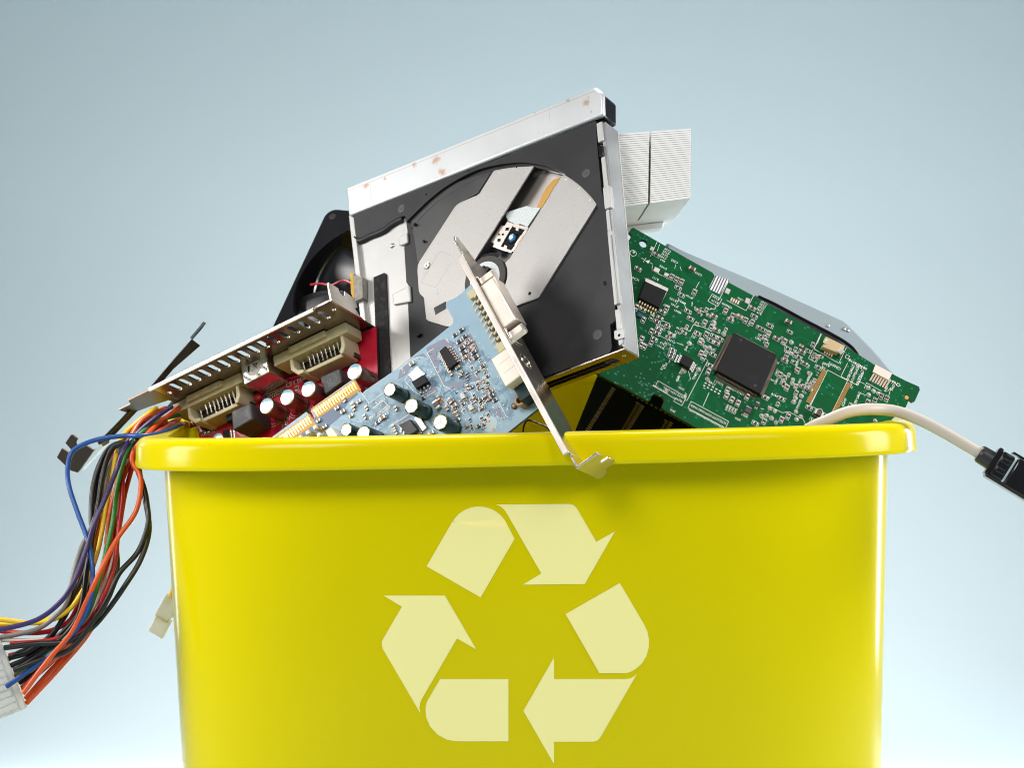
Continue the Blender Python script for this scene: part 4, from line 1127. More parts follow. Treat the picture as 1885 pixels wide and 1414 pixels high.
    def cell(px, py, kind, sc, vertical):
        lx, ly = F.l(px, py)
        smd(kind, root, lx, ly, math.pi / 2 if vertical else 0, sc)
        w_, l_ = (4.6, 8) if vertical else (8, 4.6)
        s.poly_line([(lx + a * w_ * sc * U, ly + b * l_ * sc * U) for a, b in ((-1, -1), (1, -1), (1, 1), (-1, 1))], .8 * U, zz, closed=True)
    for i in range(4):
        for j in range(3):
            px, py = c5([(362 + 32 * i + 2 * j, 1082 - 11 * i + 52 * j)])[0]; cell(px, py, 'res' if j == 0 else 'capb', .85, True)
    for i in range(16):
        px, py = c5([(1300 + 28 * i, 660 - 11.5 * i)])[0]; cell(px, py, 'res', .7, True)
    for i in range(9):
        px, py = c5([(1430 + 40 * i, 640 - 17 * i)])[0]; cell(px, py, 'capb', .6, True)
    for i in range(9):
        px, py = c5([(925 + 24 * i, 860 - 10 * i)])[0]; cell(px, py, 'res', .65, True)
        px, py = c5([(935 + 20 * i, 888 - 10 * i)])[0]; smd('capb', root, *F.l(px, py), math.pi / 2, .6)
    for px, py, kd, vt in [(1160, 740, 'res', 0), (1230, 715, 'res', 0), (1290, 690, 'res', 0), (1235, 780, 'capb', 1), (1370, 680, 'res', 0), (1140, 1060, 'capb', 0), (1125, 1115, 'capb', 0), (1340, 985, 'capb', 0), (560, 960, 'capb', 1), (550, 1020, 'res', 1), (555, 1070, 'capb', 1), (660, 925, 'capb', 1), (690, 890, 'res', 0), (635, 1200, 'capt', 1), (500, 985, 'res', 0), (470, 1000, 'res', 0), (940, 735, 'res', 0), (1000, 720, 'res', 0), (910, 750, 'capb', 0)]:
        p_ = c5([(px, py)])[0]; cell(*p_, kd, .9, vt)
    for px, py, r in ((494, 757, 27), (535, 742, 27), (574, 727, 27)):
        x, y = F.l(px + 12, py + 8); s.ring(x, y, r * .9 * U, (r * .9 + 1) * U, zz, 0, 26, R(200), R(400)); s.ring(x, y, (r * .9 - 5) * U, (r * .9 - 4) * U, zz, 0, 26, R(200), R(400))
    for pg in ([(205, 1000), (215, 1060), (240, 1065)], [(1125, 610), (1140, 690), (1290, 650)], [(650, 1140), (720, 1215), (935, 1160), (920, 1000)], [(770, 790), (825, 770), (830, 800), (790, 840)], [(960, 1000), (965, 1060)], [(340, 1060), (335, 1190)], [(640, 920), (840, 860), (850, 910)], [(1400, 690), (1405, 720)]):
        s.poly_line(F.p(c5(pg)), 1.0 * U, zz)
    s.build("silkscreen", SILKR, root, smooth=False)
    traces(root, F, [(340, 775), (560, 690), (645, 640), (648, 700), (540, 800), (372, 805)], 70, REDT, 33, w=1.0)
    scatter_holes(root, F, [(350, 770), (560, 690), (640, 650), (640, 700), (540, 800), (380, 800)], 60, .9, .4, mat("red_via", lin(90, 4, 24), 0.5), seed=9)


red_card()


# ------------------------------------------------------------------ green circuit board on the right
def green_board():
    F = Frame(1165, 560, 330, 0.252, -0.478, 0.885, 0.466)
    root = thing("main_board", "dark green circuit board with large square black chip, right side of the heap", "circuit board", F.M)
    KS[root.name] = 1.1
    c6 = lambda pts: crop(pts, 1140, 410)
    c7 = lambda pts: crop(pts, 1140, 560)
    c8 = lambda pts: crop(pts, 1400, 560)
    out = [(1158, 427), (1162, 421), (1166, 419), (1182, 428), (1264, 475), (1312, 502), (1316, 508), (1306, 528), (1306.5, 533), (1326, 543), (1340, 519), (1386, 544), (1512, 614), (1560, 640), (1609, 671), (1667, 701), (1692, 712), (1693.5, 718), (1684, 739), (1680, 740), (1674, 735), (1668, 749), (1636, 778), (1620, 806), (1600, 850), (1400, 850), (1284, 789), (1223, 755), (1218, 750), (1223, 738), (1220, 731), (1205, 725), (1200, 728), (1197, 737), (1191, 738), (1160, 720), (1118, 698), (1090, 682), (1100, 560), (1150, 446), (1155, 447), (1163, 433)]
    hx, hy = F.l(1184.4, 448.4)
    m = MB(); m.prism(F.p(out), -8 * U, 0, 1, top=0, holes=[circle(hx, hy, 8.6 * U, 24)])
    m.build("board", [GRNP, mat("green_board_edge", lin(24, 70, 36), 0.55)], root, smooth=False)
    s = MB(); zz = .45 * U
    # the large chip
    soic(root, F, [(1352, 612), (1431, 653), (1400, 726), (1319, 682)], 17, 34, 'trbl', mat("fine_lead", (0.30, 0.24, 0.19), 0.4, 0.9), lw=1.0, ll=8, name="processor_chip",
         dots=[(x, y, 3.4) for x, y in c7([(1118, 330), (1383, 483), (1250, 748)])])
    soic(root, F, [(1188, 517), (1227, 537), (1214, 567), (1177, 548)], 14, 7, 'b', mat("dull_gold_lead", (0.62, 0.50, 0.30), 0.35, 0.9), name="power_chip", ll=12, lw=3)
    m = MB(); m.prism(F.p(c6([(240, 515), (445, 610), (440, 640), (232, 545)]), 3), 0, 7 * U); m.build("heat_tab", TIN, root, smooth=False)
    soic(root, F, c7([(590, 458), (690, 512), (648, 592), (556, 535)]), 13, 4, 'lr', name="memory_chip", ll=9, lw=3)
    soic(root, F, c7([(1170, 935), (1225, 960), (1200, 1010), (1150, 985)]), 9, 3, 'tb', name="small_chip", ll=4, lw=2.5, body=CHIPG)
    soic(root, F, c7([(1260, 900), (1300, 915), (1285, 945), (1250, 930)]), 7, 2, 'tb', name="small_chip", ll=4, lw=2, body=CHIPG)
    # white-ended connector at the top edge
    q = c8([(605, 297), (778, 382), (748, 462), (572, 392)])
    m = MB(); m.prism(F.p(q, 14), 0, 14 * U, cham=1 * U); cn = m.build("edge_connector", mat("tan_connector", lin(206, 182, 138), 0.45), root, smooth=False)
    for qd in ([(575, 350), (612, 325), (628, 352), (600, 372)], [(705, 425), (745, 400), (770, 432), (738, 468)]):
        m = MB(); m.prism(F.p(c8(qd), 16), 0, 16 * U); m.build("clamp", TIN, cn, bevel=0.0001)
    for i in range(4):
        x, y = F.l(*c8([(590 + 21 * i, 440 + 10 * i)])[0]); m = MB(); m.box(x, y, 2.6 * U, 12 * U, .3 * U, 5 * U, ang=.0); m.build("lead", mat("dull_gold_lead", (0.62, 0.50, 0.30), 0.35, 0.9), cn, smooth=False)
    # flat cable landing with its white block
    m = MB(); m.prism(F.p(c8([(1062, 555), (1212, 637), (1182, 700), (1035, 622)]), 4), 0, 4 * U, cham=.5 * U); m.build("white_latch", CREAM, root, smooth=False)
    for i in range(7):
        t = i / 6
        a = Vector((1042 + 138 * t, 628 + 72 * t)); b = a + Vector((-44, 74))
        q = c8([a, a + Vector((15, 7)), b + Vector((15, 7)), b])
        m = MB(); m.prism(F.p(q), .2 * U, 1.2 * U); m.build("contact_strip", mat("copper_lead", (0.80, 0.62, 0.50), 0.3, 0.9), root, smooth=False)
    # two rows of bare pads
    for (a0, a1, n_) in (((588, 610), (440, 902), 22), ((812, 732), (668, 1012), 21)):
        for i in range(n_):
            t = i / (n_ - 1)
            x, y = F.l(*c8([(a0[0] + (a1[0] - a0[0]) * t, a0[1] + (a1[1] - a0[1]) * t)])[0]); m = MB()
            m.box(x, y, 9.5 * U, 1.7 * U, .2 * U, .7 * U); m.build("bare_pad", ORNG, root, smooth=False)
    m = MB(); x, y = F.l(1669, 732); m.disc(x, y, 4.4 * U, .5 * U); m.build("round_pad", ORNG, root, smooth=False)
    # test points and solder blobs
    for p_ in c7([(645, 360), (595, 615), (730, 600), (810, 690), (1385, 960), (1430, 985), (1310, 1030), (1355, 1025), (1400, 1050), (1440, 1090), (1625, 990), (1670, 1035), (1630, 1060), (1675, 845), (1620, 865), (1605, 900), (1590, 730), (1597, 695), (1585, 455), (800, 440), (830, 400), (865, 425), (790, 395), (960, 275), (870, 165)]) + c8([(990, 768), (1040, 800), (1083, 822), (995, 835), (1055, 1075), (283, 350)]):
        x, y = F.l(*p_); big = random.uniform(2.6, 3.6)
        m = MB(); m.lathe(x, y, [(big * U, .3 * U), (big * .9 * U, 1.4 * U), (big * .5 * U, 2.4 * U), (.3 * U, 2.7 * U)], 12); m.build("test_point", TIN, root)
        s.ring(x, y, (big + .8) * U, (big + 1.6) * U, zz, 0, 16)
    for qd in ([(290, 215), (325, 235), (310, 268), (275, 250)], [(985, 600), (1025, 620), (1005, 665), (965, 645)], [(1165, 690), (1205, 705), (1190, 755), (1148, 735)], [(325, 405), (375, 430), (358, 468), (305, 445)], [(415, 455), (460, 475), (445, 505), (405, 490)]):
        m = MB(); m.prism(F.p(c6(qd)), .2 * U, 2.6 * U, cham=1 * U); m.build("solder_pad", TIN, root, smooth=False)
    for i in range(4):
        x, y = F.l(*c6([(1032 + 21 * i, 705 + 10 * i)])[0]); m = MB(); m.box(x, y, 3 * U, 9 * U, .2 * U, 1 * U); m.build("contact_strip", mat("copper_lead", (0.80, 0.62, 0.50), 0.3, 0.9), root, smooth=False)
    for r_ in range(2):
        for i in range(5):
            x, y = F.l(*c7([(793 + 33 * i - 12 * r_, 728 + 18 * i + 24 * r_)])[0]); m = MB(); m.box(x, y, 4 * U, 2.4 * U, .2 * U, 1 * U); m.build("header_pad", TIN, root, smooth=False)

    # surface parts with printed outlines
    def cell(px, py, kind, sc, vertical, outline=True):
        lx, ly = F.l(px, py); smd(kind, root, lx, ly, math.pi / 2 if vertical else 0, sc)
        if outline:
            w_, l_ = (4.4, 7.6) if vertical else (7.6, 4.4)
            s.poly_line([(lx + a * w_ * sc * U, ly + b * l_ * sc * U) for a, b in ((-1, -1), (1, -1), (1, 1), (-1, 1))], .75 * U, zz, closed=True)
    for x, y, kd, vt in [(340, 297, 'capb', 0), (665, 432, 'cap', 0), (172, 425, 'capb', 0), (540, 600, 'res', 0), (570, 665, 'res', 0), (690, 640, 'res', 1), (480, 500, 'capb', 1), (525, 525, 'capb', 1), (572, 545, 'capb', 1), (435, 790, 'res', 1), (395, 825, 'capb', 0), (372, 880, 'capb', 0), (345, 912, 'res', 0), (295, 870, 'res', 1), (630, 815, 'res', 0), (655, 885, 'res', 0), (785, 920, 'capb', 1), (870, 860, 'capb', 0), (845, 962, 'res', 1), (895, 990, 'capb', 0), (975, 815, 'capb', 1), (1040, 860, 'capb', 1), (1105, 868, 'capt', 0), (1160, 900, 'capb', 1), (1220, 918, 'capb', 1), (1290, 970, 'res', 0), (1320, 985, 'res', 0), (1370, 1025, 'capt', 1), (1445, 1068, 'capb', 0), (1512, 1095, 'capb', 1), (1222, 787, 'capb', 0), (1550, 920, 'cap', 0), (1385, 948, 'res', 0), (1240, 862, 'res', 0), (1020, 895, 'capb', 0), (720, 1020, 'res', 0), (800, 1030, 'res', 1), (745, 1092, 'capt', 1), (870, 1045, 'res', 0), (925, 1070, 'res', 0), (840, 1085, 'res', 0), (890, 1110, 'res', 0), (345, 1018, 'res', 0), (295, 1000, 'res', 1), (320, 1072, 'res', 0), (290, 1108, 'res', 1), (230, 1140, 'res', 1), (205, 1070, 'res', 1), (200, 1125, 'res', 1), (360, 985, 'capb', 0), (750, 1205, 'capb', 1), (775, 1240, 'res', 1), (860, 1215, 'res', 0), (835, 1315, 'res', 0), (818, 1372, 'capb', 1), (490, 1175, 'res', 0), (482, 1205, 'res', 0), (470, 1235, 'res', 0), (220, 895, 'res', 1), (155, 780, 'res', 1), (215, 800, 'res', 0)]:
        p_ = c6([(x, y)])[0]; cell(*p_, kd, .95 if kd != 'cap' else .9, vt)
    x, y = F.l(*c6([(183, 857)])[0]); m = MB(); m.box(x, y, 9 * U, 8 * U, 0, 5 * U); m.build("blue_component", mat("blue_part", lin(30, 70, 130), 0.4), root, smooth=False)
    for x, y, kd, vt in [(995, 790, 'capb', 1), (985, 845, 'capb', 1), (1035, 880, 'capb', 1), (1090, 912, 'capb', 1), (1340, 860, 'res', 0), (1490, 872, 'res', 0), (1175, 855, 'capb', 1), (1250, 1098, 'res', 0), (1330, 1080, 'res', 1), (1490, 1065, 'capb', 1), (1550, 1035, 'res', 1), (1475, 650, 'res', 1), (1515, 680, 'res', 1), (1510, 735, 'res', 0), (1540, 770, 'capb', 1), (1640, 610, 'capb', 1), (1700, 548, 'capb', 0), (1520, 520, 'capb', 0), (1540, 470, 'capb', 1), (1550, 410, 'res', 0), (1620, 465, 'res', 1), (1680, 440, 'capb', 0), (1650, 490, 'res', 0), (1610, 540, 'res', 0), (1520, 345, 'res', 1), (1830, 585, 'res', 0), (1745, 955, 'res', 0), (1780, 1070, 'res', 0)]:
        p_ = c7([(x, y)])[0]; cell(*p_, kd, .95, vt)
    for x, y, kd, vt in [(525, 1015, 'cap', 0), (1110, 850, 'capb', 1), (1160, 870, 'capb', 1), (1050, 890, 'res', 1), (985, 905, 'res', 1), (470, 735, 'res', 1), (825, 940, 'res', 1)]:
        p_ = c8([(x, y)])[0]; cell(*p_, kd, .95 if kd != 'cap' else 1.25, vt)
    rnd = random.Random(11)
    zone = [(1230, 560), (1300, 570), (1380, 600), (1420, 580), (1500, 620), (1530, 660), (1480, 740), (1440, 760), (1410, 730), (1440, 660), (1350, 600), (1320, 640), (1290, 640), (1210, 620)]
    k = 0
    while k < 46:
        px, py = rnd.uniform(1200, 1530), rnd.uniform(550, 780)
        if not pin(px, py, zone): continue
        cell(px, py, rnd.choice(('res', 'res', 'capb', 'capt')), rnd.uniform(.6, .85), rnd.random() < .5, rnd.random() < .8); k += 1

    # printed lines and writing
    A0, A1 = math.pi, math.pi / 2      # the writing runs upside down or sideways on this board

    def tx(t, p_, size, ang=A0):
        x, y = F.l(*p_); s.text(t, x, y, size * U, ang, zz)
    tx("CN605", c8([(1296, 742)])[0], 11); tx("CN601", c8([(745, 590)])[0], 10); tx("R507", c8([(640, 562)])[0], 8)
    tx("JTPTRAYIN", c8([(930, 600)])[0], 8, -A1); tx("JTPTRAYOUT", c8([(885, 572)])[0], 8, -A1); tx("JTPMT-BLK", c8([(845, 555)])[0], 8, -A1)
    tx("TPMT-RED", c8([(905, 800)])[0], 7.5, -A1); tx("0804D801B", c8([(985, 590)])[0], 9); tx("IC609", c8([(765, 945)])[0], 8, A1); tx("21", c8([(852, 765)])[0], 7); tx("22", c8([(600, 590)])[0], 7)
    tx("R425", c8([(1215, 800)])[0], 7, A1); tx("R421", c8([(1155, 810)])[0], 7, A1); tx("1", c8([(750, 535)])[0], 9)
    tx("IC011", c7([(960, 735)])[0], 8.5); tx("1183", c7([(890, 735)])[0], 8); tx("C413", c7([(1150, 830)])[0], 7.5); tx("C418", c7([(1470, 850)])[0], 7.5); tx("C419", c7([(1390, 860)])[0], 7.5)
    tx("I172 I171 I170", c7([(590, 850)])[0], 7.5); tx("IDRVPWM", c7([(450, 810)])[0], 7.5); tx("R168", c7([(580, 890)])[0], 7.5)
    tx("I175 I177 I179 I181 I183", c7([(985, 1090)])[0], 8); tx("I174 I176 I178 I180 I182", c7([(965, 1128)])[0], 8)
    tx("X801", c7([(1185, 1035)])[0], 7); tx("C406", c7([(1440, 745)])[0], 7, A1); tx("C457", c7([(1445, 660)])[0], 7, A1)
    tx("CN600", c6([(1042, 780)])[0], 8); tx("R120", c6([(925, 700)])[0], 7.5); tx("R119", c6([(915, 735)])[0], 7.5); tx("C336", c6([(765, 480)])[0], 7.5); tx("C335", c6([(545, 365)])[0], 7.5)
    tx("D105", c6([(440, 420)])[0], 7.5); tx("IC301", c6([(185, 525)])[0], 8); tx("R101", c6([(365, 520)])[0], 7); tx("R170", c6([(530, 715)])[0], 7.5); tx("JP101", c6([(545, 770)])[0], 7.5); tx("M803", c6([(615, 740)])[0], 7.5); tx("JP106", c6([(680, 690)])[0], 7)
    tx("JP323", c6([(515, 1025)])[0], 7.5); tx("C301", c6([(440, 960)])[0], 7.5); tx("C302", c6([(430, 985)])[0], 7.5); tx("JP311", c6([(415, 1150)])[0], 7); tx("C323", c6([(440, 1125)])[0], 7); tx("C175", c6([(480, 1120)])[0], 7); tx("C139", c6([(520, 1100)])[0], 7)
    tx("TPMD10", c7([(690, 700)])[0], 7.5, A1); tx("C171 TP3P3V", c7([(535, 720)])[0], 7.5, A1); tx("R138", c7([(420, 600)])[0], 7, A1); tx("R141", c7([(395, 610)])[0], 7, A1); tx("I173", c7([(600, 780)])[0], 7)
    tx("M501", c6([(570, 825)])[0], 7); tx("C311", c6([(575, 1020)])[0], 7); tx("C195", c6([(590, 985)])[0], 7)
    for i, t in enumerate(("C120", "C122", "C141", "C142", "R19")):
        tx(t, c6([(480 - 14 * i, 262 + 22 * i)])[0], 7); tx(t, c6([(1368 - 14 * i, 748 + 22 * i)])[0], 7)
    for i, t in enumerate(("C446", "C448", "C443", "C442")):
        tx(t, c7([(985 + 26 * i, 985 + 12 * i)])[0], 7, A1)
    for i, t in enumerate(("C101", "C107", "C802")): tx(t, c8([(480 + 22 * i, 500 + 12 * i)])[0], 7, A1)
    for i, t in enumerate("6 7 8 5 2 3 1".split()): tx(t, c6([(680 + (i % 4) * 28, 735 + (i * 37) % 130)])[0], 7)
    tx("TPDRV1", c7([(1640, 780)])[0], 7, A1); tx("TPDRV2", c7([(1720, 760)])[0], 7, A1); tx("TPDRV3", c7([(1640, 975)])[0], 7, A1); tx("C632", c8([(445, 700)])[0], 7, A1)
    for i in range(34):
        px, py = rnd.uniform(1215, 1600), rnd.uniform(540, 780)
        if not pin(px, py, out) or pin(px, py, [(1350, 600), (1440, 650), (1405, 735), (1312, 685)]) or pin(px, py, [(1490, 690), (1520, 680), (1570, 700), (1530, 770), (1480, 760)]): continue
        tx(rnd.choice("CCRJI") + str(rnd.randint(100, 899)), (px, py), rnd.uniform(6, 7.2), rnd.choice((A0, A1)))
    # circled B, diode mark
    x, y = F.l(*c6([(128, 280)])[0]); s.ring(x, y, 6.2 * U, 7.2 * U, zz, 0, 24); tx("B", (x0 := c6([(150, 262)])[0]), 10)
    pts = F.p(c6([(205, 325), (232, 340)])); s.line(*pts, 1.2 * U, zz); s.line(*F.p(c6([(280, 365), (305, 380)])), 1.2 * U, zz); s.line(*F.p(c6([(245, 325), (222, 360)])), 1.2 * U, zz)
    s.face([(*p_, zz) for p_ in F.p(c6([(238, 348), (284, 345), (265, 378)]))])
    for pg, cl in (([(348, 178), (285, 310)], 0), ([(305, 395), (300, 440), (470, 525), (490, 480)], 0), ([(1000, 545), (930, 685)], 0), ([(1235, 672), (1165, 810), (990, 715)], 0), ([(855, 655), (945, 705), (905, 770), (815, 722)], 1), ([(890, 765), (880, 795), (830, 800), (850, 785)], 0), ([(235, 512), (450, 610)], 0), ([(450, 610), (340, 830)], 0), ([(525, 750), (550, 690)], 0), ([(735, 545), (705, 600)], 0), ([(570, 965), (650, 1000), (680, 940), (770, 960), (850, 1000)], 0), ([(405, 905), (465, 930), (455, 960)], 0), ([(350, 1030), (430, 1070), (445, 1085)], 0), ([(530, 1105), (590, 1130)], 0), ([(600, 760), (620, 800)], 0), ([(1860, 1025), (1790, 1165), (1880, 1210)], 0), ([(520, 385), (510, 420)], 0), ([(560, 405), (570, 440)], 0), ([(370, 200), (350, 260)], 0)):
        s.poly_line(F.p(c6(pg)), 0.95 * U, zz, closed=bool(cl))
    for pg, cl in (([(355, 705), (615, 855), (575, 935), (500, 895), (508, 870), (330, 760)], 1), ([(660, 895), (1005, 1080), (975, 1145), (630, 955)], 1), ([(815, 515), (620, 890), (600, 880)], 0), ([(825, 815), (770, 940)], 0), ([(775, 770), (790, 780)], 0), ([(805, 510), (745, 490)], 0), ([(630, 600), (655, 690)], 0), ([(1370, 935), (1500, 1000), (1560, 990), (1690, 1060), (1720, 1120)], 0), ([(1300, 960), (1330, 970)], 0), ([(1280, 630), (1300, 640)], 0), ([(470, 500), (455, 540)], 0), ([(1740, 500), (1770, 440)], 0), ([(1880, 690), (1750, 935)], 0)):
        s.poly_line(F.p(c7(pg)), 0.95 * U, zz, closed=bool(cl))
    for pg, cl in (([(555, 272), (490, 410), (720, 545), (790, 400)], 0), ([(620, 605), (460, 935)], 0), ([(620, 608), (800, 705), (640, 1030), (470, 940)], 0), ([(800, 545), (740, 665), (830, 715), (895, 750), (950, 630)], 0), ([(915, 715), (955, 735)], 0), ([(955, 775), (975, 725), (1110, 800)], 0), ([(1170, 800), (1200, 770), (1180, 840)], 0), ([(920, 820), (970, 840)], 0), ([(480, 420), (440, 500), (500, 530)], 0), ([(575, 540), (570, 590)], 0), ([(790, 465), (820, 480), (805, 505), (778, 492)], 1), ([(1180, 720), (1165, 700)], 0)):
        s.poly_line(F.p(c8(pg)), 0.95 * U, zz, closed=bool(cl))
    x, y = F.l(*c8([(545, 985)])[0]); s.ring(x, y, 5 * U, 6 * U, zz, 0, 14, 0, 3.2)
    s.build("silkscreen", SILK, root, smooth=False)
    scatter_holes(root, F, out, 620, 2.0, .3, VIA, ringed=True, seed=21)
    traces(root, F, out, 170, GRNT, 31)


green_board()


# ------------------------------------------------------------------ grey casing behind the green board
def casing():
    F = Frame(1400, 560, 470, 0.252, -0.40, 0.885, 0.466)
    root = thing("drive_casing", "plain grey metal drive casing showing above the green board's sloping edge", "drive", F.M)
    out = [(1228, 446), (1260, 462), (1400, 521), (1552, 590), (1562, 598), (1604, 640), (1652, 694), (1630, 780), (1400, 790), (1300, 700), (1235, 540)]
    m = MB(); m.prism(F.p(out), -470 * U, 0); m.build("shell", CAS, root, bevel=0.0008, seg=3)  # unseen depth added to keep side light off the bin's back wall
    m = MB(); pts = [(*F.l(x, y, 4), 3 * U) for x, y in ((1396, 545), (1430, 561), (1480, 588), (1530, 614), (1560, 632), (1576, 648), (1588, 672))]
    m.tube(pts, 3.2 * U, 8, 5); m.build("gasket", GLOSSB, root)
    m = MB(); m.prism(F.p([(1390, 544), (1430, 563), (1480, 590), (1530, 617), (1560, 640), (1580, 690), (1390, 650)], 2), 0, 2.5 * U); m.build("cover_sheet", GLOSSB, root, smooth=False)
    for p_ in ((1553, 606), (1560, 609), (1524, 600)):
        x, y = F.l(*p_); m = MB(); m.lathe(x, y, [(4 * U, 0), (3.4 * U, 2 * U), (1 * U, 3 * U)], 14); m.build("rivet", TIN, root)
    m = MB(); m.prism(F.p([(1302, 502), (1342, 516), (1330, 552), (1300, 538)], 4), 2.6 * U, 6 * U); m.build("metal_strip", overlay(mat("mirror_strip", (0.34, 0.34, 0.35), 0.25, 1, 0.2, 120), (0.03, 0.03, 0.035), "wave", 260, 0.4, 0.7, 0.9, (1, 0.3, 1)), root, smooth=False)  # dark wavy bands paint the strip's reflections into its colour


casing()


# ------------------------------------------------------------------ memory module deep in the bin
def memory_module():
    F = Frame(1150, 770, 560, 0.05, -0.25, 0.84, 0.54)
    root = thing("memory_module", "dark green memory module with black chips, deep in the bin below the disc drive", "circuit board", F.M)
    out = [(1106, 676), (1128, 688), (1212, 712), (1420, 826), (1360, 900), (1040, 880), (1060, 790)]
    m = MB(); m.prism(F.p(out), -8 * U, 0); m.build("board", GRND, root, smooth=False)
    gp = mat("gold_lead", (0.55, 0.43, 0.20), 0.5, 0.25)
    for quad in ([(1122, 738 - 26), (1112, 800), (1092, 800)],):
        pass
    def chip_(pl0, pl1, pr0, pr1):
        q = F.p([pl0, pr0, pr1, pl1], 10)
        m = MB(); m.prism(q, 1 * U, 10 * U, cham=1 * U); ch = m.build("memory_chip", mat("shaded_chip", (0.006, 0.006, 0.007), 0.6, spec=0.15), root, smooth=False)  # chip colour deepened to paint in the shade down in the bin
        return ch

    def pins(p0, p1, n_, ch):
        first = None
        for i in range(n_):
            x, y = F.l(p0[0] + (p1[0] - p0[0]) * i / (n_ - 1), p0[1] + (p1[1] - p0[1]) * i / (n_ - 1))
            if first is None:
                m = MB(); m.box(0, 0, 9 * U, 2.0 * U, .3 * U, 4 * U); first = c = m.build("lead", gp, ch, smooth=False)
            else: c = copy_part(first, ch, 0, 0)
            c.location = (x, y, 0)
    a = chip_((1134, 716), (1084, 797), (1172, 742), (1138, 800)); pins((1129, 716), (1079, 797), 24, a); pins((1174, 743), (1139, 799), 17, a)
    b = chip_((1186, 750), (1154, 800), (1224, 776), (1210, 800)); pins((1182, 748), (1150, 800), 17, b); pins((1226, 775), (1210, 800), 8, b)
    c = chip_((1240, 782), (1226, 806), (1280, 806), (1270, 815)); pins((1235, 779), (1221, 802), 8, c)
    for i in range(14):
        x, y = F.l(1165 + i * 8.5, 728 + i * 4.6); smd('capt', root, x, y, 0, .55)
    for i in range(10):
        x, y = F.l(1094 + (i % 2) * 7 + (i // 2) * 4, 776 - (i // 2) * 8); smd('capt', root, x, y, 0, .4)


memory_module()


# ------------------------------------------------------------------ aluminium heat sink
def heat_sink():
    F = Frame(1204, 313, 350, 0.05, -0.10, 0.997, -0.074)
    root = thing("heat_sink", "silver aluminium heat sink of thin stacked fins, behind the disc drive", "heat sink", F.M)
    a = Vector(F.l(1137, 246)); b = Vector(F.l(1272, 236)); c = Vector(F.l(1271, 364)); d = Vector(F.l(1141, 381))
    n_ = 33; DEP = 285 * U
    sx = 0.445
    for i in range(n_):
        t0, t1 = i / n_, (i + 0.80) / n_
        if i == n_ - 1: t1 = 1.0
        l0, r0 = a.lerp(d, t0), b.lerp(c, t0); l1, r1 = a.lerp(d, t1), b.lerp(c, t1)
        w = 0.016
        m = MB()
        sl = sx - 0.03 * (i / n_)
        for u0, u1 in ((0, sl - w), (sl + w, 1)):
            m.prism([tuple(l0.lerp(r0, u0)), tuple(l0.lerp(r0, u1)), tuple(l1.lerp(r1, u1)), tuple(l1.lerp(r1, u0))], -DEP * 0.68, 0)
        # solid back half joins both wings of the fin
        m.prism([tuple(l0), tuple(r0), tuple(l1.lerp(r1, 1)), tuple(l1)], -DEP, -DEP * 0.68 + 1e-5)
        m.build("fin", FINM, root, smooth=False)
    m = MB(); l0, r0 = a.lerp(d, .02), b.lerp(c, .02); l1, r1 = a.lerp(d, .98), b.lerp(c, .98)
    m.prism([tuple(l0.lerp(r0, .006)), tuple(l0.lerp(r0, .994)), tuple(l1.lerp(r1, .994)), tuple(l1.lerp(r1, .006))], -DEP * .99, -DEP * .69)
    m.build("core", mat("fin_gap_shade", (0.12, 0.115, 0.11), 0.6, 0.3), root, smooth=False)  # added dark block, painting the shade between the fins
    m = MB(); m.prism([tuple(d.lerp(c, 0.0) + Vector((0, -1 * U))), tuple(d.lerp(c, 0.86) + Vector((0, -1 * U))), tuple(d.lerp(c, .82) + Vector((0, -14 * U))), tuple(d + Vector((0, -14 * U)))], -DEP * 1.02, -DEP * .86)
    m.build("base_plate", FINM, root, bevel=0.0004)


heat_sink()


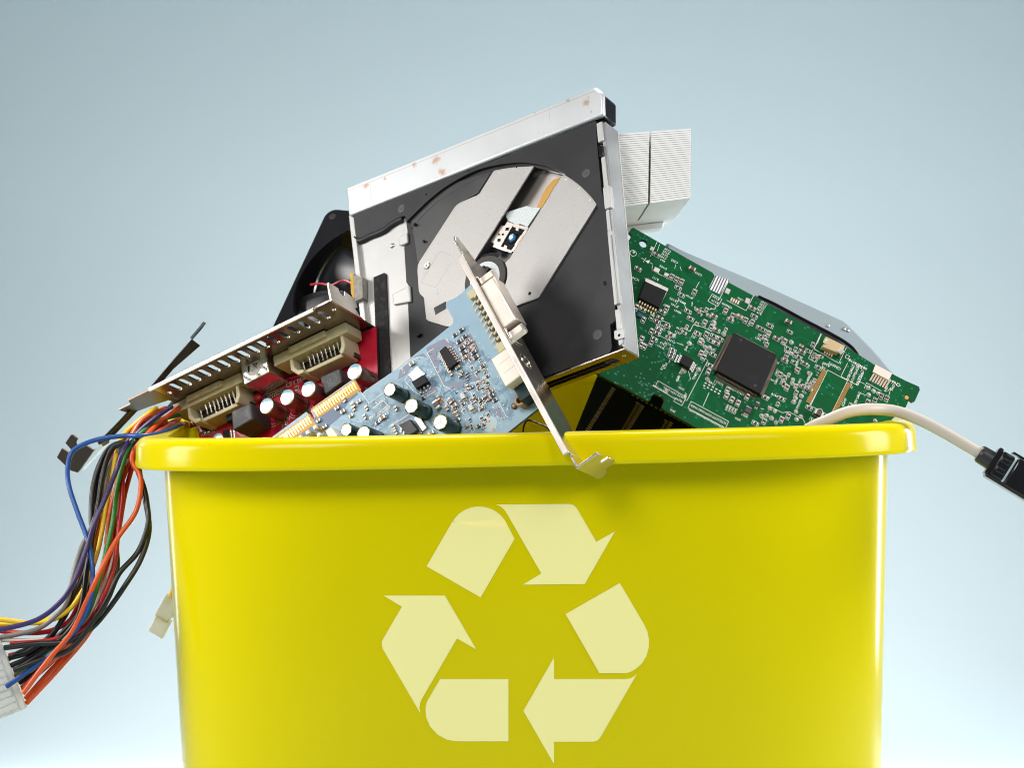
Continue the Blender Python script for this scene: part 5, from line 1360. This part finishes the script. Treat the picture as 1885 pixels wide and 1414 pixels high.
# ------------------------------------------------------------------ black cooling fan
def fan():
    F = Frame(612, 388, 900, -0.55, -0.95, 0.92, 0.40)
    root = thing("cooling_fan", "black plastic cooling fan tucked behind the disc drive's left edge", "fan", F.M)
    a = Vector(F.l(600, 402)); e = Vector(F.l(503, 610)); d = (e - a).normalized()
    ang = math.atan2(d.y, d.x)
    F.M = F.M @ Matrix.Rotation(ang + math.pi / 2, 4, 'Z'); F.I = F.M.inverted(); root.matrix_world = F.M
    ox, oy = F.l(604, 384)
    S_ = 400 * U; D = 120 * U
    cx, cy = ox + S_ / 2, oy - S_ / 2
    def rr(s, r):
        pts = []
        for kx, ky, a0 in ((1, 1, 0), (-1, 1, 90), (-1, -1, 180), (1, -1, 270)):
            for i in range(7):
                t = R(a0 + 15 * i); pts.append((cx + kx * (s / 2 - r) + r * math.cos(t), cy + ky * (s / 2 - r) + r * math.sin(t)))
        return pts
    hb = circle(cx, cy, S_ * .475, 56)
    corner = [circle(cx + sx * S_ * .447, cy + sy * S_ * .447, 9 * U, 14) for sx in (-1, 1) for sy in (-1, 1)]
    for z0, z1 in ((-8, 0), (-120, -112)):
        m = MB(); m.prism(rr(S_, 26 * U), z0 * U, z1 * U, holes=[hb]); m.build("flange", GLOSSB, root, bevel=0.0003)
    for c_ in corner:
        m = MB(); m.prism(c_, 0.2 * U, 0.5 * U); m.build("screw_hole", RUBB, root, smooth=False)
    m = MB()
    ro = S_ * .498; ri = S_ * .475
    m.lathe(cx, cy, [(ro * .985, -8 * U), (ri * 1.03, -30 * U), (ri * 1.03, -90 * U), (ro * .985, -113 * U), (ri, -113 * U), (ri * .99, -60 * U), (ri, -7 * U), (ro * .985, -8 * U)], 64, cap=False); m.build("duct", GLOSSB, root)
    m = MB(); m.lathe(cx, cy, [(78 * U, -105 * U), (80 * U, -30 * U), (74 * U, -16 * U), (40 * U, -14 * U)], 40); hub = m.build("hub", GLOSSB, root)
    for k in range(7):
        m = MB(); a0 = 2 * math.pi * k / 7; nr, nt = 8, 8
        for i in range(nr + 1):
            r = 76 * U + (ri * .965 - 76 * U) * i / nr
            for j in range(nt + 1):
                t = j / nt; th = a0 + (t - .5) * (0.78 + .10 * i / nr) + .18 * (i / nr) ** 2
                z = -30 * U - 60 * U * t + 10 * U * math.sin(t * 3.14)
                m.v.append((cx + r * math.cos(th), cy + r * math.sin(th), z))
        for i in range(nr):
            for j in range(nt):
                q = i * (nt + 1) + j; m.f.append((q, q + 1, q + nt + 2, q + nt + 1)); m.m.append(0)
        o = m.build("blade", mat("smoke_black_plastic", (0.014, 0.016, 0.019), 0.32, 0, 0.1, 40), hub)
        so = o.modifiers.new("solid", 'SOLIDIFY'); so.thickness = 5 * U
    for k in range(4):
        th = R(30 + 90 * k); m = MB()
        m.box(cx + (80 * U + ri) / 2 * math.cos(th), cy + (80 * U + ri) / 2 * math.sin(th), ri - 74 * U, 9 * U, -118 * U, -108 * U, ang=th); m.build("strut", GLOSSB, root, smooth=False)
    m = MB(); inv = F.I
    m.tube([inv @ P(x, y, d_) for x, y, d_ in ((572, 524, 760), (590, 522, 730), (610, 525, 705), (632, 517, 690), (660, 530, 680), (700, 560, 690))], 2.6 * U, 8, 6); m.build("lead_wire", mat("red_wire", lin(170, 20, 34), 0.35), root)


fan()


# ------------------------------------------------------------------ loose slot cover behind the bundle
def slot_cover():
    F = Frame(230, 760, 590, 0.35, 0.15, 0.64, -0.77)
    root = thing("slot_cover", "narrow worn metal slot cover lying slanted behind the coloured wires", "bracket", F.M)
    k = lambda pts: [(90 + x / 4.713, 580 + y / 4.713) for x, y in pts]
    m = MB(); m.prism(F.p(k([(1240, 208), (1315, 265), (1080, 470), (792, 810), (470, 1150), (428, 1120), (740, 790), (1095, 372)])), -4.5 * U, 0); m.build("cover_plate", NICK_D, root, bevel=0.00015)
    m = MB(); m.prism(F.p(k([(1355, 66), (1364, 70), (1330, 118), (1248, 212), (1238, 208), (1318, 112)])), -30 * U, 0); m.build("end_tongue", NICK_D, root, bevel=0.0001)
    m = MB(); m.tube([(*F.l(*k([(x, y)])[0], 3), 1 * U) for x, y in ((745, 790), (600, 950), (432, 1118))], 4 * U, 8, 4); m.build("rolled_edge", NICK_D, root)
    G = Frame(150, 840, 550, -0.5, 0.5, 0.8, -0.6)
    foot = k([(190, 1042), (215, 1046), (248, 1075), (232, 1108), (238, 1140), (320, 1135), (388, 1172), (248, 1370), (190, 1352), (68, 1238), (112, 1158), (172, 1196), (192, 1168), (142, 1112)])
    M2 = F.I @ G.M
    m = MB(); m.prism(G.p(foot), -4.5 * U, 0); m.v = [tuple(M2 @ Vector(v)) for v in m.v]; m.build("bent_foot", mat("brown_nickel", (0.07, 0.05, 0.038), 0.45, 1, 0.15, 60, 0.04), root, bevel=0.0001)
    m = MB(); m.prism(G.p(k([(388, 1172), (440, 1125), (462, 1150), (262, 1372), (248, 1370)])), -30 * U, -4.6 * U); m.v = [tuple(M2 @ Vector(v)) for v in m.v]; m.build("foot_side", NICK, root, smooth=False)


slot_cover()


# ------------------------------------------------------------------ power cable: coloured wires into a white plug
def power_cable():
    base = P(40, 1290, 240)
    root = thing("power_cable", "bundle of coloured wires with white multi-pin plug, hanging over the bin's left rim", "cable", loc=base)
    k = lambda x, y: (x / 2.2806, 720 + y / 2.2806)
    cols = {'blue': (20, 74, 146), 'purple': (50, 34, 92), 'orange': (226, 88, 36), 'yellow': (232, 190, 20), 'green': (44, 130, 46), 'red': (188, 30, 34), 'black': (16, 16, 17), 'grey': (128, 122, 116), 'white': (206, 196, 184)}
    wires = [
        ('blue', -30, [(760, 140), (640, 182), (520, 190), (400, 205), (310, 250), (280, 310), (290, 400), (330, 510), (365, 610), (385, 720), (390, 800), (375, 880), (330, 980), (240, 1080), (110, 1180), (30, 1240)]),
        ('purple', -46, [(720, 65), (600, 150), (530, 230), (490, 330), (440, 450), (400, 550), (360, 660), (310, 800), (250, 890), (150, 965), (0, 1000), (-80, 1020)]),
        ('orange', 0, [(690, 75), (600, 120), (540, 210), (510, 290), (490, 400), (462, 500), (452, 620), (432, 740), (400, 850), (330, 1010), (250, 1110), (170, 1180), (95, 1255)]),
        ('orange', -34, [(755, 75), (665, 130), (600, 195), (560, 260), (560, 310), (585, 360), (590, 430), (560, 520), (490, 630), (430, 750), (370, 880), (300, 1010), (200, 1130), (100, 1270)]),
        ('orange', 14, [(750, 115), (660, 160), (590, 220), (530, 330), (490, 470), (470, 620), (460, 760), (430, 890), (370, 1020), (250, 1165), (115, 1310)]),
        ('orange', 24, [(740, 125), (640, 185), (560, 280), (500, 420), (470, 600), (440, 760), (400, 900), (320, 1060), (210, 1180), (108, 1290)]),
        ('yellow', 6, [(660, 75), (570, 130), (500, 220), (465, 380), (448, 480), (430, 590), (400, 690), (350, 830), (280, 930), (160, 970), (0, 965), (-80, 965)]),
        ('yellow', 30, [(640, 85), (560, 150), (480, 300), (430, 480), (400, 640), (360, 800), (300, 900), (200, 960), (60, 975), (-60, 990)]),
        ('green', -16, [(755, 95), (650, 130), (575, 190), (525, 270), (490, 400), (470, 550), (440, 700), (400, 850), (360, 940), (300, 1020), (200, 1100), (60, 1190)]),
        ('red', -4, [(700, 110), (600, 180), (530, 270), (518, 350), (515, 450), (500, 600), (480, 720), (440, 850), (400, 950), (330, 1010), (200, 1050), (40, 1060)]),
        ('red', 10, [(690, 120), (590, 200), (510, 340), (500, 500), (470, 700), (430, 870), (370, 980), (280, 1090), (170, 1150), (60, 1200)]),
        ('red', 22, [(640, 110), (520, 210), (420, 400), (410, 540), (380, 660), (340, 760), (310, 930), (220, 1000), (110, 1020), (0, 1010), (-70, 1010)]),
        ('red', 34, [(650, 120), (520, 240), (440, 420), (420, 600), (370, 780), (330, 900), (260, 1020), (160, 1080), (35, 1115)]),
        ('red', 18, [(700, 130), (600, 210), (530, 400), (505, 560), (470, 760), (420, 920), (350, 1020), (230, 1130), (95, 1250)]),
        ('black', 6, [(620, 150), (560, 205), (470, 230), (420, 300), (388, 400), (378, 520), (385, 620), (370, 780), (340, 900), (280, 1000), (150, 1110), (50, 1150)]),
        ('black', -10, [(650, 150), (580, 215), (480, 240), (430, 350), (412, 470), (385, 640), (370, 740), (345, 900), (295, 1000), (200, 1090), (66, 1180)]),
        ('black', 12, [(640, 160), (560, 230), (450, 290), (405, 420), (395, 560), (355, 760), (300, 870), (230, 1010), (120, 1090), (40, 1120)]),
        ('black', -28, [(640, 160), (585, 195), (562, 235), (566, 300), (600, 400), (622, 480), (620, 560), (575, 670), (500, 770), (450, 870), (400, 950), (300, 1080), (180, 1130), (60, 1170)]),
        ('black', -20, [(660, 165), (600, 200), (574, 260), (590, 360), (612, 470), (626, 590), (590, 710), (520, 820), (450, 920), (380, 1000), (280, 1055), (150, 1065), (20, 1082)]),
        ('black', 26, [(650, 140), (560, 240), (500, 420), (490, 640), (485, 760), (430, 890), (350, 1010), (240, 1120), (80, 1225)]),
        ('black', 32, [(600, 170), (500, 250), (430, 450), (350, 740), (310, 850), (270, 950), (180, 1060), (80, 1100), (30, 1130)]),
        ('grey', 4, [(640, 140), (560, 200), (490, 275), (450, 340), (425, 450), (380, 590), (350, 650), (315, 740), (285, 870), (250, 930), (150, 1000), (0, 1035), (-60, 1050)]),
        ('white', 12, [(640, 150), (570, 220), (505, 350), (490, 480), (488, 570), (470, 700), (420, 850), (340, 970), (220, 1042), (100, 1052), (10, 1045)]),
    ]
    rnd = random.Random(2)
    for col, off, pts in wires:
        path = []
        for i, (x, y) in enumerate(pts):
            px, py = k(x + rnd.uniform(-5, 5), y + rnd.uniform(-5, 5))
            if py < 800 and px > 240:
                dd = 390 + (px - 240) * 2.6
            elif py < 830: dd = 370
            else: dd = 370 - min(130, (py - 830) * 0.5)
            dd = max(dd, 235) + off + rnd.uniform(-5, 5)
            path.append(P(px, py, dd) - base)
        m = MB(); m.tube(path, (5.0 if col != 'black' else 5.4) * U, 12, 8)
        m.build("wire", mat("wire_" + col, lin(*cols[col]), 0.34, 0, 0.06, 120), root)
    # plug: translucent nylon block with a stepped body and pin cells
    F = Frame(28, 1236, 235, 0.25, -0.15, 0.36, 0.933)
    M2 = Matrix.Translation(-base) @ F.M
    f0 = F.l(-3, 1160); f1 = F.l(55, 1302)
    L = Vector(f1) - Vector(f0); Ln = L.length

    def local(mb): mb.v = [tuple(M2 @ Vector(v)) for v in mb.v]
    ya = (f0[1] + f1[1]) / 2
    m = MB(); m.box((f0[0] + f1[0]) / 2, ya - 60 * U, Ln, 110 * U, -110 * U, 0); local(m); h = m.build("plug_housing", NYLON, root, bevel=0.0006, seg=3)
    for i in range(12):
        m = MB(); x = f0[0] + Ln * (i + .5) / 12
        m.box(x, ya - 62 * U, Ln / 12 * .12, 92 * U, 0, 2.4 * U); local(m); m.build("rib", NYLON, h, bevel=0.0002)
    m = MB(); m.box(f0[0] + Ln * .5, ya - 18 * U, Ln * 0.96, 3 * U, 0, 3 * U); local(m); m.build("ridge", NYLON, h, bevel=0.0002)
    m = MB(); m.box(f0[0] + Ln * .5, ya - 78 * U, Ln * 0.3, 46 * U, 0, 16 * U); local(m); m.build("latch", NYLON, h, bevel=0.0006)


power_cable()


# ------------------------------------------------------------------ small white plug hanging behind the bin
def small_plug():
    F = Frame(295, 1138, 560, 0.1, 0.0, 0.88, 0.47)
    root = thing("small_plug", "small white power plug on a yellow wire behind the bin's left wall", "plug", F.M)
    k = lambda pts: [(230 + x / 3.214, 760 + y / 3.214) for x, y in pts]
    m = MB(); m.prism(F.p(k([(232, 1088), (290, 1108), (300, 1160), (285, 1210), (238, 1245), (180, 1225), (176, 1190)])), -60 * U, 0); h = m.build("plug_housing", NYLON, root, bevel=0.0005, seg=3)
    m = MB(); m.prism(F.p(k([(182, 1200), (268, 1250), (222, 1340), (136, 1292)])), -50 * U, 4 * U); m.build("plug_collar", NYLON, h, bevel=0.0005, seg=3)
    m = MB(); m.tube([F.I @ P(x, y, d) for x, y, d in ((310, 1112, 590), (316, 1094, 600), (328, 1050, 640), (340, 980, 690), (346, 900, 720), (350, 830, 740), (356, 792, 720), (366, 780, 690))], 5.5 * U, 10, 6); m.build("wire", mat("wire_yellow", lin(232, 190, 20), 0.34), root)


small_plug()


# ------------------------------------------------------------------ beige cable with black plug on the right
def beige_cable():
    base = P(1815, 838, 190)
    root = thing("monitor_cable", "thick beige cable with black plug, hanging over the bin's right rim", "cable", loc=base)
    k = lambda x, y: (1480 + x / 4.654, 700 + y / 4.654)
    pts = [(1430, 835, 215), (1458, 818, 205), (*k(40, 420), 200), (*k(200, 345), 196), (*k(370, 275), 200), (*k(530, 250), 215), (*k(680, 252), 235), (*k(820, 275), 240), (*k(1000, 345), 230), (*k(1200, 450), 215), (*k(1380, 555), 200), (*k(1530, 645), 190), (*k(1640, 712), 186)]
    m = MB(); m.tube([P(*p_) - base for p_ in pts], 11.6 * U, 18, 8, rf=lambda t: 1.04 - .08 * t); m.build("cable", CABLE, root)
    a = P(*k(1500, 628), 190) - base; b = P(*k(1900, 868), 172) - base
    d = (b - a).normalized()
    q = d.cross(Vector((0, -1, 0))).normalized(); r = d.cross(q)
    mp = lambda x, y, z: tuple(a + d * x + q * y + r * z)
    mpx = lambda p_, s_, t: mp(t, p_, s_)
    m = MB(); m.lathe(0, 0, [(10 * U, 0), (15.5 * U, -1 * U), (18 * U, 2 * U), (18.5 * U, 8 * U), (19 * U, 30 * U), (20 * U, 42 * U)], 28, mp=mpx); m.build("strain_relief", mat("soft_black_plastic", (0.022, 0.022, 0.024), 0.36, 0, 0.2, 60, 0.06), root)
    def slab(x0, x1, hw, hz, name, mt=GLOSSB, bev=0.0007, y0=0.0, z0=0.0):
        m = MB(); m.prism([(x0 * U, (y0 - hw) * U), (x1 * U, (y0 - hw) * U), (x1 * U, (y0 + hw) * U), (x0 * U, (y0 + hw) * U)], (z0 - hz) * U, (z0 + hz) * U, mp=mp); return m.build(name, mt, root, bevel=bev, seg=3)
    pb = slab(26, 36, 30, 20, "plug_flange"); slab(36, 62, 27, 24, "plug_neck"); slab(66, 260, 30, 27, "plug_shell", bev=0.001)
    slab(30, 260, 4, 22, "plug_seam", y0=30); slab(38, 60, 6, 28, "grip_rib", y0=10); slab(38, 60, 6, 28, "grip_rib", y0=-10)
    slab(52, 260, 2.2, 18, "lower_lip", y0=-34)


beige_cable()


# ------------------------------------------------------------------ thin black lead inside the bin
def thin_lead():
    base = P(980, 790, 150)
    root = thing("thin_wire", "thin black wire looping inside the bin beside the silver bracket", "wire", loc=base)
    c4 = lambda x, y: (830 + x / 4.997, 520 + y / 4.997)
    m = MB(); m.tube([P(*c4(x, y), d) - base for x, y, d in ((640, 1500, 170), (660, 1400, 160), (672, 1320, 160), (700, 1272, 165), (750, 1275, 170), (810, 1300, 180), (880, 1330, 190), (960, 1420, 200))], 1.9 * U, 8, 6)
    m.build("wire_core", GLOSSB, root)


thin_lead()
